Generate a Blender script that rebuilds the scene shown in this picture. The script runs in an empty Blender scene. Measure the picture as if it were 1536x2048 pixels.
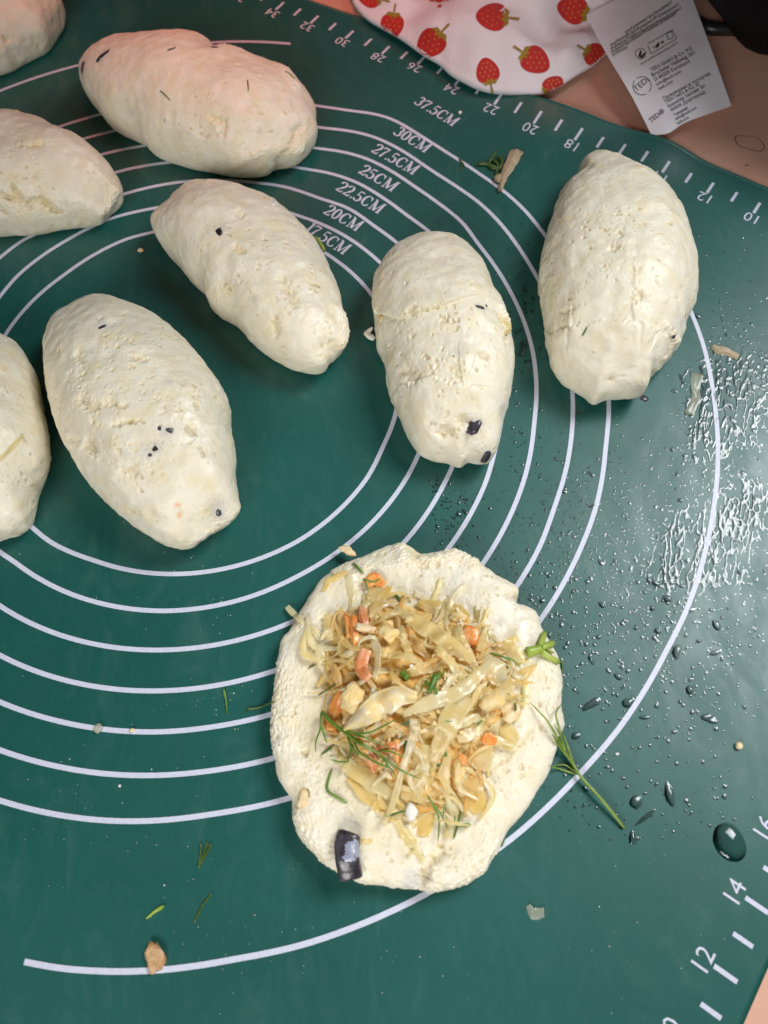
import bpy, math, random
import numpy as np
from mathutils import Vector, Matrix
from mathutils.bvhtree import BVHTree

# ------------------------------------------------------------ camera, world, light
# all modelling is done in centimetres, written to the scene in metres
CM = 0.01
H0, TILT, ROLL, FPX = 24.716, 0.43952, -0.0446966, 1625.89
ct, st = math.cos(TILT), math.sin(TILT)
_r = np.array([1, 0, 0.]); _f = np.array([0, st, -ct]); _u = np.array([0, ct, st])
RI = _r*math.cos(ROLL) + _u*math.sin(ROLL)
UP = _u*math.cos(ROLL) - _r*math.sin(ROLL)
FW = _f
EYE = np.array([0, 0, H0])
S = bpy.context.scene
C = S.collection
cd = bpy.data.cameras.new('camera'); cam = bpy.data.objects.new('camera', cd); C.objects.link(cam)
m = Matrix.Identity(4)
for i in range(3):
    m[i][0] = RI[i]; m[i][1] = UP[i]; m[i][2] = -FW[i]; m[i][3] = EYE[i]*CM
cam.matrix_world = m
cd.sensor_fit = 'VERTICAL'; cd.sensor_height = 36; cd.lens = FPX/2048*36
cd.clip_start = 0.01; cd.clip_end = 30
cd.dof.use_dof = True; cd.dof.focus_distance = 0.275; cd.dof.aperture_fstop = 14
S.camera = cam

W = bpy.data.worlds.new('World'); S.world = W; W.use_nodes = True
W.node_tree.nodes['Background'].inputs[0].default_value = (0.62, 0.60, 0.64, 1)
W.node_tree.nodes['Background'].inputs[1].default_value = 0.03

def area(name, loc, target, sx, sy, watts, col, spread=180):
    l = bpy.data.lights.new(name, 'AREA'); l.shape = 'RECTANGLE'; l.size = sx*CM; l.size_y = sy*CM
    l.energy = watts; l.color = col; l.spread = math.radians(spread)
    o = bpy.data.objects.new(name, l); C.objects.link(o)
    d = Vector(target)-Vector(loc)
    o.rotation_euler = d.to_track_quat('-Z', 'Y').to_euler(); o.location = Vector(loc)*CM
    return o
area('window_light', (42, 29, 54), (5, 5, 0), 32, 36, 0.64, (0.96, 0.98, 1.0), 57)
area('front_fill', (-20, -50, 40), (-4, 2, 0), 50, 30, .68, (1.0, 0.985, 0.97), 62)  # added low front fill for room ambient, fading towards the far side
area('red_fill', (-3, 43, 38), (-6, 38, 0), 16, 10, .070, (1.0, 0.24, 0.18), 48)  # small added overhead lamp for the pink cast on the far dough

S.view_settings.view_transform = 'Standard'; S.view_settings.look = 'None'
S.view_settings.exposure = 0.0; S.view_settings.gamma = 1.0
S.render.engine = 'CYCLES'
S.cycles.use_denoising = True
S.cycles.max_bounces = 8; S.cycles.transparent_max_bounces = 16
S.cycles.caustics_reflective = False; S.cycles.caustics_refractive = False

rng = np.random.default_rng(7)
random.seed(7)

# ------------------------------------------------------------ projection helpers
def ray(p):
    d = (p[0]-768)*RI - (p[1]-1024)*UP + FPX*FW
    return d/np.linalg.norm(d)
def bk(p, z=0.):
    d = ray(p); k = (z-H0)/d[2]
    return EYE + d*k
def proj(P):
    q = np.asarray(P) - EYE
    zz = q@FW
    return np.stack([768 + FPX*(q@RI)/zz, 1024 - FPX*(q@UP)/zz], -1)
def pxcm(P):                       # pixels per cm at a point
    return FPX/((np.asarray(P)-EYE)@FW)
SURF = []                          # (BVH, tag)
def add_surf(V, F, tag=''):
    SURF.append((BVHTree.FromPolygons([tuple(v) for v in V], [tuple(f) for f in F]), tag))
def hit(p, tags=None):
    d = ray(p); best = None
    for b, t in SURF:
        if tags and t not in tags: continue
        h = b.ray_cast(Vector(EYE), Vector(d))
        if h[0] is not None and (best is None or h[3] < best[2]):
            n = np.array(h[1]); 
            if n@d > 0: n = -n
            best = (np.array(h[0]), n, h[3])
    if best is None:
        return bk(p), np.array([0, 0, 1.])
    return best[0], best[1]

# ------------------------------------------------------------ mesh helpers
def mesh_np(V, F, name, smooth=True, cols=None):
    V = np.asarray(V, np.float32); F = np.asarray(F, np.int32)
    me = bpy.data.meshes.new(name)
    me.vertices.add(len(V)); me.vertices.foreach_set('co', V.ravel())
    k = F.shape[1]
    me.loops.add(F.size); me.loops.foreach_set('vertex_index', F.ravel())
    me.polygons.add(len(F))
    me.polygons.foreach_set('loop_start', np.arange(0, F.size, k, dtype=np.int32))
    me.polygons.foreach_set('loop_total', np.full(len(F), k, np.int32))
    me.polygons.foreach_set('use_smooth', np.full(len(F), smooth, bool))
    me.update(calc_edges=True); me.validate()
    if cols is not None:
        a = me.color_attributes.new('col', 'FLOAT_COLOR', 'POINT')
        cc = np.ones((len(V), 4), np.float32); cc[:, :3] = cols
        a.data.foreach_set('color', cc.ravel())
    return me
def orient(V, F):
    """make faces look outwards (closed shapes) or upwards (sheets)"""
    A = np.zeros(3); tot = 0.; vol = 0.; c = V.mean(0)
    Fl = [np.asarray(F)] if not (isinstance(F, list) and len(set(len(f) for f in F)) > 1) else [np.asarray([f for f in F if len(f) == k]) for k in sorted(set(len(f) for f in F))]
    for G in Fl:
        if len(G) == 0: continue
        for k in range(1, G.shape[1]-1):
            a, b, d = V[G[:, 0]], V[G[:, k]], V[G[:, k+1]]; n = np.cross(b-a, d-a)/2
            A += n.sum(0); tot += np.linalg.norm(n, axis=1).sum(); vol += ((a-c)*n).sum()
    flip = A[2] < 0 if abs(A[2]) > .15*tot else vol < 0
    if not flip: return F
    return [tuple(f)[::-1] for f in F] if isinstance(F, list) else np.asarray(F)[:, ::-1]
def put(name, V, F, mat, parent=None, smooth=True, cols=None, label=None, cat=None, group=None, kind=None, origin=None):
    """one mesh object; V in cm, world"""
    V = np.asarray(V, float); F = orient(V, F)
    if parent is None:
        o0 = np.array([V[:, 0].mean(), V[:, 1].mean(), V[:, 2].min()]) if origin is None else np.array(origin, float)
    else:
        o0 = np.array(parent['_o'])
    if isinstance(F, list) and len(set(len(f) for f in F)) > 1:
        me = bpy.data.meshes.new(name); me.from_pydata([tuple(v) for v in (V-o0)*CM], [], [tuple(f) for f in F]); me.update()
        me.polygons.foreach_set('use_smooth', [smooth]*len(me.polygons))
        if cols is not None:
            a = me.color_attributes.new('col', 'FLOAT_COLOR', 'POINT')
            cc = np.ones((len(V), 4), np.float32); cc[:, :3] = cols; a.data.foreach_set('color', cc.ravel())
    else:
        me = mesh_np((V-o0)*CM, F, name, smooth, cols)
    me.materials.append(mat)
    o = bpy.data.objects.new(name, me); C.objects.link(o)
    if parent is None:
        o.location = Vector(o0)*CM
    else:
        o.parent = parent
    o['_o'] = [float(x) for x in o0]
    tag(o, label, cat, group, kind)
    return o
def tag(o, label=None, cat=None, group=None, kind=None):
    if label: o['label'] = label
    if cat: o['category'] = cat
    if group: o['group'] = group
    if kind: o['kind'] = kind
def empty(name, loc, label, cat, group=None):
    o = bpy.data.objects.new(name, None); C.objects.link(o); o.location = Vector(loc)*CM
    o['_o'] = [float(x) for x in loc]; o.empty_display_size = 0.01
    tag(o, label, cat, group); return o
def grid_faces(nu, nv, wrap=False):
    i = np.arange(nu-1 if not wrap else nu)[:, None]; j = np.arange(nv-1)[None]
    a = i*nv+j; b = ((i+1) % nu)*nv+j
    return np.stack([a, b, b+1, a+1], -1).reshape(-1, 4)
def spline(P, n, closed=False):
    P = np.asarray(P, float); k = len(P)
    if closed: Q = np.vstack([P[-1], P, P[0], P[1]]); seg = k
    else: Q = np.vstack([2*P[0]-P[1], P, 2*P[-1]-P[-2]]); seg = k-1
    L = np.linalg.norm(np.diff(Q[1:seg+2], axis=0), axis=1); cl = np.r_[0, np.cumsum(L)]
    t = np.linspace(0, cl[-1], n, endpoint=not closed)
    s = np.clip(np.searchsorted(cl, t, 'right')-1, 0, seg-1); u = ((t-cl[s])/np.maximum(L[s], 1e-9))[:, None]
    p0, p1, p2, p3 = Q[s], Q[s+1], Q[s+2], Q[s+3]
    return 0.5*(2*p1+(p2-p0)*u+(2*p0-5*p1+4*p2-p3)*u*u+(3*p1-p0-3*p2+p3)*u**3)
def field(n, f0, f1, seed, slope=0.):
    """band-limited periodic noise image, unit variance; frequencies in cycles/image"""
    r = np.random.default_rng(seed)
    F = np.fft.rfft2(r.standard_normal((n, n)))
    ky = np.fft.fftfreq(n)[:, None]*n; kx = np.fft.rfftfreq(n)[None]*n
    k = np.hypot(kx, ky)
    F *= ((k >= f0) & (k <= f1))*np.where(k > 0, k, 1)**(-slope)
    a = np.fft.irfft2(F, s=(n, n))
    return a/a.std()
def samp(img, x, y):
    n, m_ = img.shape
    x = np.clip(x, 0, m_-1.001); y = np.clip(y, 0, n-1.001)
    i = x.astype(int); j = y.astype(int); a = x-i; b = y-j
    return (img[j, i]*(1-a)+img[j, i+1]*a)*(1-b)+(img[j+1, i]*(1-a)+img[j+1, i+1]*a)*b

# ------------------------------------------------------------ materials
def newmat(name):
    mt = bpy.data.materials.new(name); mt.use_nodes = True
    nt = mt.node_tree; b = nt.nodes['Principled BSDF']
    return mt, nt, b
def node(nt, t, **kw):
    n = nt.nodes.new(t)
    for k, v in kw.items():
        if k.startswith('_'): setattr(n, k[1:], v)
        else:
            n.inputs[int(k[1:]) if k[1:].isdigit() else k].default_value = v
    return n
def noise(nt, scale, detail=4, rough=.55, coord='Object', dist=0., stretch=None):
    tc = nt.nodes.new('ShaderNodeTexCoord'); n = nt.nodes.new('ShaderNodeTexNoise')
    n.inputs['Scale'].default_value = scale; n.inputs['Detail'].default_value = detail
    n.inputs['Roughness'].default_value = rough; n.inputs['Distortion'].default_value = dist
    if stretch:
        mp = nt.nodes.new('ShaderNodeMapping'); mp.inputs['Rotation'].default_value = (0, 0, stretch[0]); mp.inputs['Scale'].default_value = stretch[1]
        nt.links.new(tc.outputs[coord], mp.inputs[0]); nt.links.new(mp.outputs[0], n.inputs['Vector'])
    else: nt.links.new(tc.outputs[coord], n.inputs['Vector'])
    return n
def ramp(nt, src, stops):
    r = nt.nodes.new('ShaderNodeValToRGB'); nt.links.new(src, r.inputs[0])
    while len(r.color_ramp.elements) < len(stops): r.color_ramp.elements.new(.5)
    for e, (p, c) in zip(r.color_ramp.elements, stops):
        e.position = p; e.color = (*c, 1) if len(c) == 3 else c
    return r
def g3(v): return (v, v, v)
def bump(nt, b, src, strength, dist, prev=None):
    n = nt.nodes.new('ShaderNodeBump'); n.inputs['Strength'].default_value = strength; n.inputs['Distance'].default_value = dist
    nt.links.new(src, n.inputs['Height'])
    if prev: nt.links.new(prev.outputs[0], n.inputs['Normal'])
    nt.links.new(n.outputs[0], b.inputs['Normal']); return n
def mixc(nt, fac, a, bcol, mode='MIX'):
    n = nt.nodes.new('ShaderNodeMix'); n.data_type = 'RGBA'; n.blend_type = mode
    for s, v in ((0, fac), (6, a), (7, bcol)):
        if isinstance(v, (float, int, tuple)): n.inputs[s].default_value = v if not isinstance(v, tuple) else (*v, 1)
        else: nt.links.new(v, n.inputs[s])
    return n.outputs[2]

def mat_dough():
    mt, nt, b = newmat('curd_dough')
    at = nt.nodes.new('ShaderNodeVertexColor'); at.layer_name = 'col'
    n = noise(nt, 160, 5, .6)
    r = ramp(nt, n.outputs[0], [(.3, (.93, .90, .82)), (.62, (1, 1, 1))])
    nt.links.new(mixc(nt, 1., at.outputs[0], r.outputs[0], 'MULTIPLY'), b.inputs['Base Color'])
    n2 = noise(nt, 90, 4, .6)
    r2 = ramp(nt, n2.outputs[0], [(.40, g3(.36)), (.60, g3(.55))]); nt.links.new(r2.outputs[0], b.inputs['Roughness'])
    b.inputs['Subsurface Weight'].default_value = .35
    b.inputs['Subsurface Radius'].default_value = (1, .75, .45); b.inputs['Subsurface Scale'].default_value = .0017
    b.inputs['Specular IOR Level'].default_value = .45
    f = noise(nt, 1100, 4, .6); bp = bump(nt, b, f.outputs[0], .14, .0003)
    f2 = noise(nt, 330, 3, .55, dist=.6); bp = bump(nt, b, f2.outputs[0], .14, .0008, bp)
    tc = nt.nodes.new('ShaderNodeTexCoord'); wob = noise(nt, 500, 2, .5)
    mp = node(nt, 'ShaderNodeVectorMath', _operation='MULTIPLY_ADD'); nt.links.new(wob.outputs['Color'], mp.inputs[0]); mp.inputs[1].default_value = (.0012, .0012, .0012); nt.links.new(tc.outputs['Object'], mp.inputs[2])
    vo = nt.nodes.new('ShaderNodeTexVoronoi'); vo.inputs['Scale'].default_value = 420; nt.links.new(mp.outputs[0], vo.inputs['Vector'])
    pr = ramp(nt, vo.outputs['Distance'], [(.12, g3(0)), (.26, g3(1))])
    mk = noise(nt, 60, 3, .6); mr = ramp(nt, mk.outputs[0], [(.45, g3(1)), (.60, g3(0))])
    mx = node(nt, 'ShaderNodeMath', _operation='MAXIMUM'); nt.links.new(pr.outputs[0], mx.inputs[0]); nt.links.new(mr.outputs[0], mx.inputs[1])
    bump(nt, b, mx.outputs[0], .5, .0004, bp)
    return mt
def mat_mat():
    mt, nt, b = newmat('green_silicone')
    n = noise(nt, 14, 6, .62, dist=.8); n2 = noise(nt, 55, 5, .7, dist=1.5, stretch=(.7, (1, .45, 1)))
    c = ramp(nt, n.outputs[0], [(.35, (.0080, .088, .073)), (.65, (.0110, .103, .087))])
    c2 = ramp(nt, n2.outputs[0], [(.50, g3(0)), (.72, g3(1))])
    sm = node(nt, 'ShaderNodeMath', _operation='MULTIPLY', i1=.26); nt.links.new(c2.outputs[0], sm.inputs[0])
    nt.links.new(mixc(nt, sm.outputs[0], c.outputs[0], (.10, .20, .18)), b.inputs['Base Color'])
    r = ramp(nt, n2.outputs[0], [(.38, g3(.45)), (.60, g3(.35))]); nt.links.new(r.outputs[0], b.inputs['Roughness'])
    b.inputs['Specular IOR Level'].default_value = .56
    f = noise(nt, 2600, 2, .5); bp = bump(nt, b, f.outputs[0], .10, .00008)
    f2 = noise(nt, 26, 3, .5, dist=1.0); bump(nt, b, f2.outputs[0], .12, .0012, bp)
    return mt
def simple(name, col, rough=.5, var=.0, vscale=300, sss=0., spec=.5, bstr=0., bscale=800, bdist=.0003, col2=None, coat=0.):
    mt, nt, b = newmat(name)
    if col2 or var:
        c2 = col2 or tuple(x*(1-var) for x in col)
        n = noise(nt, vscale, 4, .6); r = ramp(nt, n.outputs[0], [(.38, c2), (.62, col)])
        nt.links.new(r.outputs[0], b.inputs['Base Color'])
    else: b.inputs['Base Color'].default_value = (*col, 1)
    b.inputs['Roughness'].default_value = rough; b.inputs['Specular IOR Level'].default_value = spec
    if sss:
        b.inputs['Subsurface Weight'].default_value = sss; b.inputs['Subsurface Radius'].default_value = (1, .6, .3); b.inputs['Subsurface Scale'].default_value = .0025
    if coat: b.inputs['Coat Weight'].default_value = coat; b.inputs['Coat Roughness'].default_value = .08
    if bstr:
        f = noise(nt, bscale, 4, .6); bump(nt, b, f.outputs[0], bstr, bdist)
    return mt
def mat_cabbage(name, col, col2, transp=.24, transl=.46, rough=.2):
    mt = simple(name, col, rough, col2=col2, vscale=190, bstr=.6, bscale=800, bdist=.0006, coat=.95)
    nt = mt.node_tree; b = nt.nodes['Principled BSDF']; out = nt.nodes['Material Output']
    tl = node(nt, 'ShaderNodeBsdfTranslucent', i0=(*[min(1, c*1.1) for c in col], 1))
    tp = node(nt, 'ShaderNodeBsdfTransparent', i0=(1, .96, .85, 1))
    m1 = node(nt, 'ShaderNodeMixShader', i0=transl); m2 = node(nt, 'ShaderNodeMixShader', i0=transp)
    nt.links.new(b.outputs[0], m1.inputs[1]); nt.links.new(tl.outputs[0], m1.inputs[2])
    nt.links.new(m1.outputs[0], m2.inputs[1]); nt.links.new(tp.outputs[0], m2.inputs[2])
    nt.links.new(m2.outputs[0], out.inputs[0]); return mt
def mat_water(nm='water', tint=(.93, .96, .955, 1)):
    mt = bpy.data.materials.new(nm); mt.use_nodes = True; nt = mt.node_tree
    nt.nodes.remove(nt.nodes['Principled BSDF']); out = nt.nodes['Material Output']
    tp = node(nt, 'ShaderNodeBsdfTransparent', i0=tint); gl = node(nt, 'ShaderNodeBsdfGlossy', i0=(1, 1, 1, 1)); gl.inputs['Roughness'].default_value = .06
    fr = node(nt, 'ShaderNodeFresnel'); fr.inputs['IOR'].default_value = 1.5
    mx = nt.nodes.new('ShaderNodeMixShader'); nt.links.new(fr.outputs[0], mx.inputs[0]); nt.links.new(tp.outputs[0], mx.inputs[1]); nt.links.new(gl.outputs[0], mx.inputs[2])
    nt.links.new(mx.outputs[0], out.inputs[0]); return mt
M = dict(
    dough=mat_dough(), mat=mat_mat(), water=mat_water(),
    printw=simple('white_print', (.66, .68, .80), .45, col2=(.58, .60, .72), vscale=1500),
    cab_yellow=mat_cabbage('cabbage_yellow', (.96, .76, .30), (.94, .80, .42)),
    cab_pale=mat_cabbage('cabbage_pale', (.96, .87, .56), (.95, .75, .35)),
    cab_white=mat_cabbage('cabbage_white', (.95, .90, .70), (.94, .80, .44), .26, .35),
    cab_tan=mat_cabbage('cabbage_tan', (.92, .62, .18), (.90, .74, .38), .12),
    carrot=simple('carrot', (.86, .26, .04), .28, col2=(.87, .42, .12), vscale=260, sss=.3, bstr=.6, bscale=700, bdist=.0006, coat=.4),
    carrot_pale=simple('pale_carrot', (.86, .42, .22), .28, col2=(.80, .26, .08), vscale=300, sss=.3, bstr=.6, bscale=700, bdist=.0006, coat=.4),
    yolk=simple('egg_yolk', (.88, .60, .20), .6, col2=(.88, .70, .38), vscale=260, sss=.2, bstr=.8, bscale=600, bdist=.0010),
    eggwhite=simple('egg_white', (.88, .82, .68), .32, col2=(.88, .66, .28), vscale=120, sss=.3, bstr=.25, bscale=300, bdist=.0006, coat=.3),
    nut=simple('tan_crumb', (.86, .60, .28), .5, col2=(.86, .70, .46), vscale=220, sss=.2, bstr=.5, bscale=500, bdist=.0006),
    brown=simple('brown_crumb', (.52, .28, .12), .35, col2=(.66, .44, .24), vscale=300, sss=.2, bstr=.8, bscale=600, bdist=.0012, coat=.3),
    dill=simple('dill_green', (.15, .28, .03), .35, col2=(.08, .17, .02), vscale=200, spec=.5),
    dill_light=simple('dill_light', (.40, .50, .09), .35, col2=(.26, .38, .05), vscale=200),
    dill_dark=simple('dill_dark', (.05, .10, .02), .35, col2=(.08, .14, .03), vscale=200),
    dill_mid=simple('dill_mid', (.24, .34, .045), .35, col2=(.14, .23, .03), vscale=200),
    olive=simple('olive_skin', (.022, .019, .024), .28, col2=(.085, .075, .09), vscale=240, bstr=.5, bscale=500, bdist=.0006, coat=.3),
    smear=simple('milky_smear', (.42, .44, .52), .25, col2=(.30, .32, .42), vscale=300, sss=.1),
    glassy=mat_cabbage('glassy_onion', (.62, .66, .55), (.55, .58, .45), .45, .25, .15),
    onion=simple('dry_onion', (.46, .36, .23), .45, col2=(.36, .28, .17), vscale=150, sss=.2, bstr=.4, bscale=500, bdist=.0006),
    core=simple('minced_filling', (.95, .72, .32), .3, col2=(.86, .48, .12), vscale=170, sss=.2, bstr=.9, bscale=330, bdist=.0020, coat=.3),
    white_crumb=simple('white_crumb', (.84, .81, .72), .5, sss=.2),
    red=simple('strawberry_red', (.50, .022, .016), .85, col2=(.42, .018, .014), vscale=700),
    seed=simple('seed_print', (.60, .20, .06), .85), leafp=simple('leaf_print', (.34, .22, .018), .85, var=.2, vscale=500),
    ink=simple('black_ink', (.035, .032, .035), .6), 
    table=None)

# ------------------------------------------------------------ baking mat (surface height in cm)
uT = np.array([-.80879, .58590]); uT /= np.linalg.norm(uT)      # direction of growing numbers on the far ruler
nT = np.array([uT[1], -uT[0]]); nT = -nT if nT[1] < 0 else nT   # outward (far)
e0 = bk((1461, 343))[:2]; 
uR = np.array([.59686, .79073]); uR /= np.linalg.norm(uR); nR = np.array([uR[1], -uR[0]])
r0 = bk((1511, 1994))[:2]
def mat_z(x, y):
    x = np.asarray(x, float); y = np.asarray(y, float)
    a = bk((1110, 205))[:2]
    d = (np.stack([x, y], -1)-a)
    u = d@uT; v = d@nT
    z = .75*np.exp(-(u/3.6)**2)*np.exp(-((v-.6)/2.0)**2)
    b = bk((1330, 300))[:2]; d = np.stack([x, y], -1)-b; u = d@uT; v = d@nT
    z = z + .18*np.exp(-(u/1.3)**2)*np.exp(-((v)/1.6)**2)
    z = z + .05*np.sin(x*.55+1)*np.sin(y*.43+.5)*np.clip((y-10)/20, 0, 1)
    return z
def onmat(p):
    P = bk(p)
    for _ in range(4): P = bk(p, float(mat_z(P[0], P[1])))
    return P
# mat grid in (u along far edge, v towards camera)
eo = [(620, 0), (700, 27), (755, 46), (1050, 187), (1145, 215), (1208, 240), (1271, 260), (1313, 270), (1350, 285), (1382, 304), (1414, 323), (1461, 343), (1536, 375)]
EW = np.array([onmat(p)[:2]-e0 for p in eo]); eu = EW@uT; ev = EW@nT
o_ = np.argsort(eu)
def edge_off(u): return np.interp(u, eu[o_], ev[o_])
# corner where far edge meets right edge
A2 = np.array([uT, -uR]).T; sol = np.linalg.solve(A2, r0-e0); ucorner = sol[0]
U = np.linspace(ucorner, ucorner+64, 330); Vv = np.r_[np.linspace(0, 44, 230), np.linspace(44.3, 58, 30)]
UU, VV = np.meshgrid(U, Vv, indexing='ij')
off = edge_off(UU)*np.clip(1-VV/5, 0, 1)
X = e0[0]+UU*uT[0]+off*nT[0]-VV*uR[0]; Y = e0[1]+UU*uT[1]+off*nT[1]-VV*uR[1]
Zt = mat_z(X, Y)
V = np.stack([X, Y, Zt], -1).reshape(-1, 3); F = grid_faces(len(U), len(Vv))
add_surf(V, F, 'mat')
nb = len(V); Vb = V.copy(); Vb[:, 2] -= .10
iu, iv = len(U), len(Vv)
idx = np.arange(nb).reshape(iu, iv)
loop = np.r_[idx[:, 0], idx[-1, 1:], idx[::-1, -1][1:], idx[0, ::-1][1:-1]]
side = np.stack([loop, np.roll(loop, -1), np.roll(loop, -1)+nb, loop+nb], -1)
FF = np.vstack([F, F[:, ::-1]+nb, side])
matobj = put('baking_mat', np.vstack([V, Vb]), FF, M['mat'], label='dark green silicone baking mat printed with white circles and rulers', cat='baking mat', origin=(0, 12, -.1))

def strip_on_mat(pts, w, name, lift=.012, widths=None):
    """flat printed line along world points (xy), width w"""
    pts = np.asarray(pts); t = np.gradient(pts, axis=0); t /= np.linalg.norm(t, axis=1)[:, None]
    n = np.stack([-t[:, 1], t[:, 0]], 1)
    a = pts-n*w/2; b = pts+n*w/2
    P = np.stack([a, pts, b], 1).reshape(-1, 2)
    z = mat_z(P[:, 0], P[:, 1])+lift
    return put(name, np.c_[P, z], grid_faces(len(pts), 3), M['printw'], matobj)

RC = np.array([-6.83, 17.262])
rings = {15: [(740,585),(789,836),(765,895),(733,958),(600,1080),(480,1130),(330,1148),(186,1120),(102,1085),(64,1054),(12,668),(129,550),(251,479),(301,466)],
17.5: [(832,920),(812,958),(700,1085),(600,1150),(480,1200),(330,1222),(25,1120),(0,1105),(0,594),(37,550),(137,479),(219,438),(314,416),(600,433),(649,451),(698,477)],
20: [(903,938),(893,958),(48,479),(87,463),(253,387),(319,371),(374,363),(501,365),(570,374),(638,397),(698,417),(746,451),(795,487),(330,1300)],
22.5: [(1002,846),(989,902),(974,958),(242,342),(342,325),(579,333),(600,337),(312,1382),(665,348),(714,365),(763,394),(812,430),(860,465)],
25: [(877,407),(926,446),(954,486),(992,536),(1025,592),(1048,643),(1066,706),(1073,783),(1068,846),(1055,935),(0,1404),(100,1438),(195,1457),(309,1464),(430,1453),(545,1428),(207,308),(278,294),(629,297),(681,303),(730,316),(779,340),(828,373)],
27.5: [(1039,498),(1073,554),(1145,787),(1145,844),(1132,939),(1107,1018),(1078,1097),(0,1500),(102,1530),(195,1546),(293,1551),(410,1543),(545,1517),(166,278),(223,264),(639,256),(698,262),(746,273),(795,296),(860,340),(909,371),(958,405),(997,443)],
30: [(1218,809),(1211,891),(1202,970),(1186,1034),(1161,1097),(0,1601),(102,1627),(195,1640),(297,1642),(430,1627),(566,1600),(121,253),(191,232),(639,213),(698,222),(756,229),(795,243),(828,264),(877,295),(912,317),(958,348),(1007,382),(1049,420),(1088,469)],
37.5: [(1381,622),(1408,695),(1423,765),(1433,844),(1436,907),(1431,986),(1423,1043),(1411,1100),(1373,1220),(1335,1296),(1240,1454),(1161,1546),(1026,1675),(857,1785),(790,1819),(600,1891),(469,1918),(332,1939),(234,1943),(117,1936),(49,1923),(0,182),(68,157),(153,132),(449,84),(581,88)]}
for d, pts in rings.items():
    w = np.array([onmat(p)[:2] for p in pts])-RC
    a = np.arctan2(w[:, 1], w[:, 0]); rr = np.hypot(*w.T)-d/2
    o = np.argsort(a); a = a[o]; rr = rr[o]
    A = np.r_[a-2*np.pi, a, a+2*np.pi]; RR = np.r_[rr, rr, rr]
    if d == 37.5:
        a0 = math.atan2(*(onmat((581, 88))[:2]-RC)[::-1]); a1 = math.atan2(*(onmat((49, 1923))[:2]-RC)[::-1]); e1 = math.atan2(*(onmat((1381, 560))[:2]-RC)[::-1])
        segs = [(a0, a1+2*np.pi if a1 < a0 else a1), (a1, e1)]
        segs[0] = (a0, math.pi*1.02); segs[1] = (a1, e1)
    else: segs = [(0, 2*np.pi)]
    for s0, s1 in segs:
        th = np.linspace(s0, s1, 360 if len(segs) == 1 else 200)
        k = np.interp(th, A, RR)
        ker = np.hanning(9); ker /= ker.sum(); k = np.convolve(np.pad(k, 4, 'edge'), ker, 'valid')
        r = d/2+k
        strip_on_mat(np.stack([RC[0]+r*np.cos(th), RC[1]+r*np.sin(th)], 1), .155, 'ring_line')

# text: Blender's built-in face, turned into flat meshes
def text_mesh(s, size=1., bold=0.):
    cu = bpy.data.curves.new('t', 'FONT'); cu.body = s; cu.size = size; cu.align_x = 'LEFT'; cu.resolution_u = 2; cu.offset = bold
    o = bpy.data.objects.new('t', cu); C.objects.link(o)
    dg = bpy.context.evaluated_depsgraph_get(); me = bpy.data.meshes.new_from_object(o.evaluated_get(dg))
    V = np.array([v.co[:2] for v in me.vertices]) if len(me.vertices) else np.zeros((0, 2)); F = [tuple(p.vertices) for p in me.polygons]
    bpy.data.objects.remove(o); bpy.data.curves.remove(cu); bpy.data.meshes.remove(me)
    return V, F
def tick(a, b, w):
    strip_on_mat(np.linspace(a, b, 6), w, 'ruler_tick', .012)
co0 = np.array([23.8326916, 18.83668438]); co1 = np.array([-.80879367, .5859009])
z_fix = 0
tickpx = {10:(1520,406),11:(1474,385),12:(1427,366),13:(1383,347),14:(1339,323),15:(1296,303),16:(1251,289),17:(1207,275),18:(1165,257),19:(1124,240),20:(1083,223),21:(1043,205),22:(1004,187),23:(965,170),24:(925,152),25:(888,132),26:(851,112),27:(815,104),28:(779,93),29:(743,78),30:(707,62),31:(672,47),32:(637,32),33:(602,18),34:(568,5)}
for n in range(6, 46):
    p = onmat(tickpx[n])[:2] if n in tickpx else co0+co1*n
    L = .65 if n % 2 == 0 else .58
    tick(p, p-nT*L, .12)
    if n % 2 == 0:
        V, F = text_mesh(str(n), .70); V = V-(V.max(0)+V.min(0))/2
        c = p-nT*(L+.29)
        ydir = -nT
        P = c+V[:, :1]*uT+V[:, 1:]*ydir
        put('ruler_number', np.c_[P, mat_z(P[:, 0], P[:, 1])+.014], F, M['printw'], matobj, smooth=False)
t0 = np.array([1.54091334, -11.93863028]); t1 = np.array([.59686139, .79073017])
for n in range(2, 40):
    p = t0+t1*n if n != 0 else None
    L = .66 if n % 2 == 0 else .57
    tick(p, p-nR*L, .13)
    if n % 2 == 0:
        V, F = text_mesh(str(n), .70); V = V-(V.max(0)+V.min(0))/2
        c = p-nR*(L+.31)
        P = c+V[:, :1]*uR+V[:, 1:]*(-nR)
        put('ruler_number', np.c_[P, mat_z(P[:, 0], P[:, 1])+.014], F, M['printw'], matobj, smooth=False)

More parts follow.
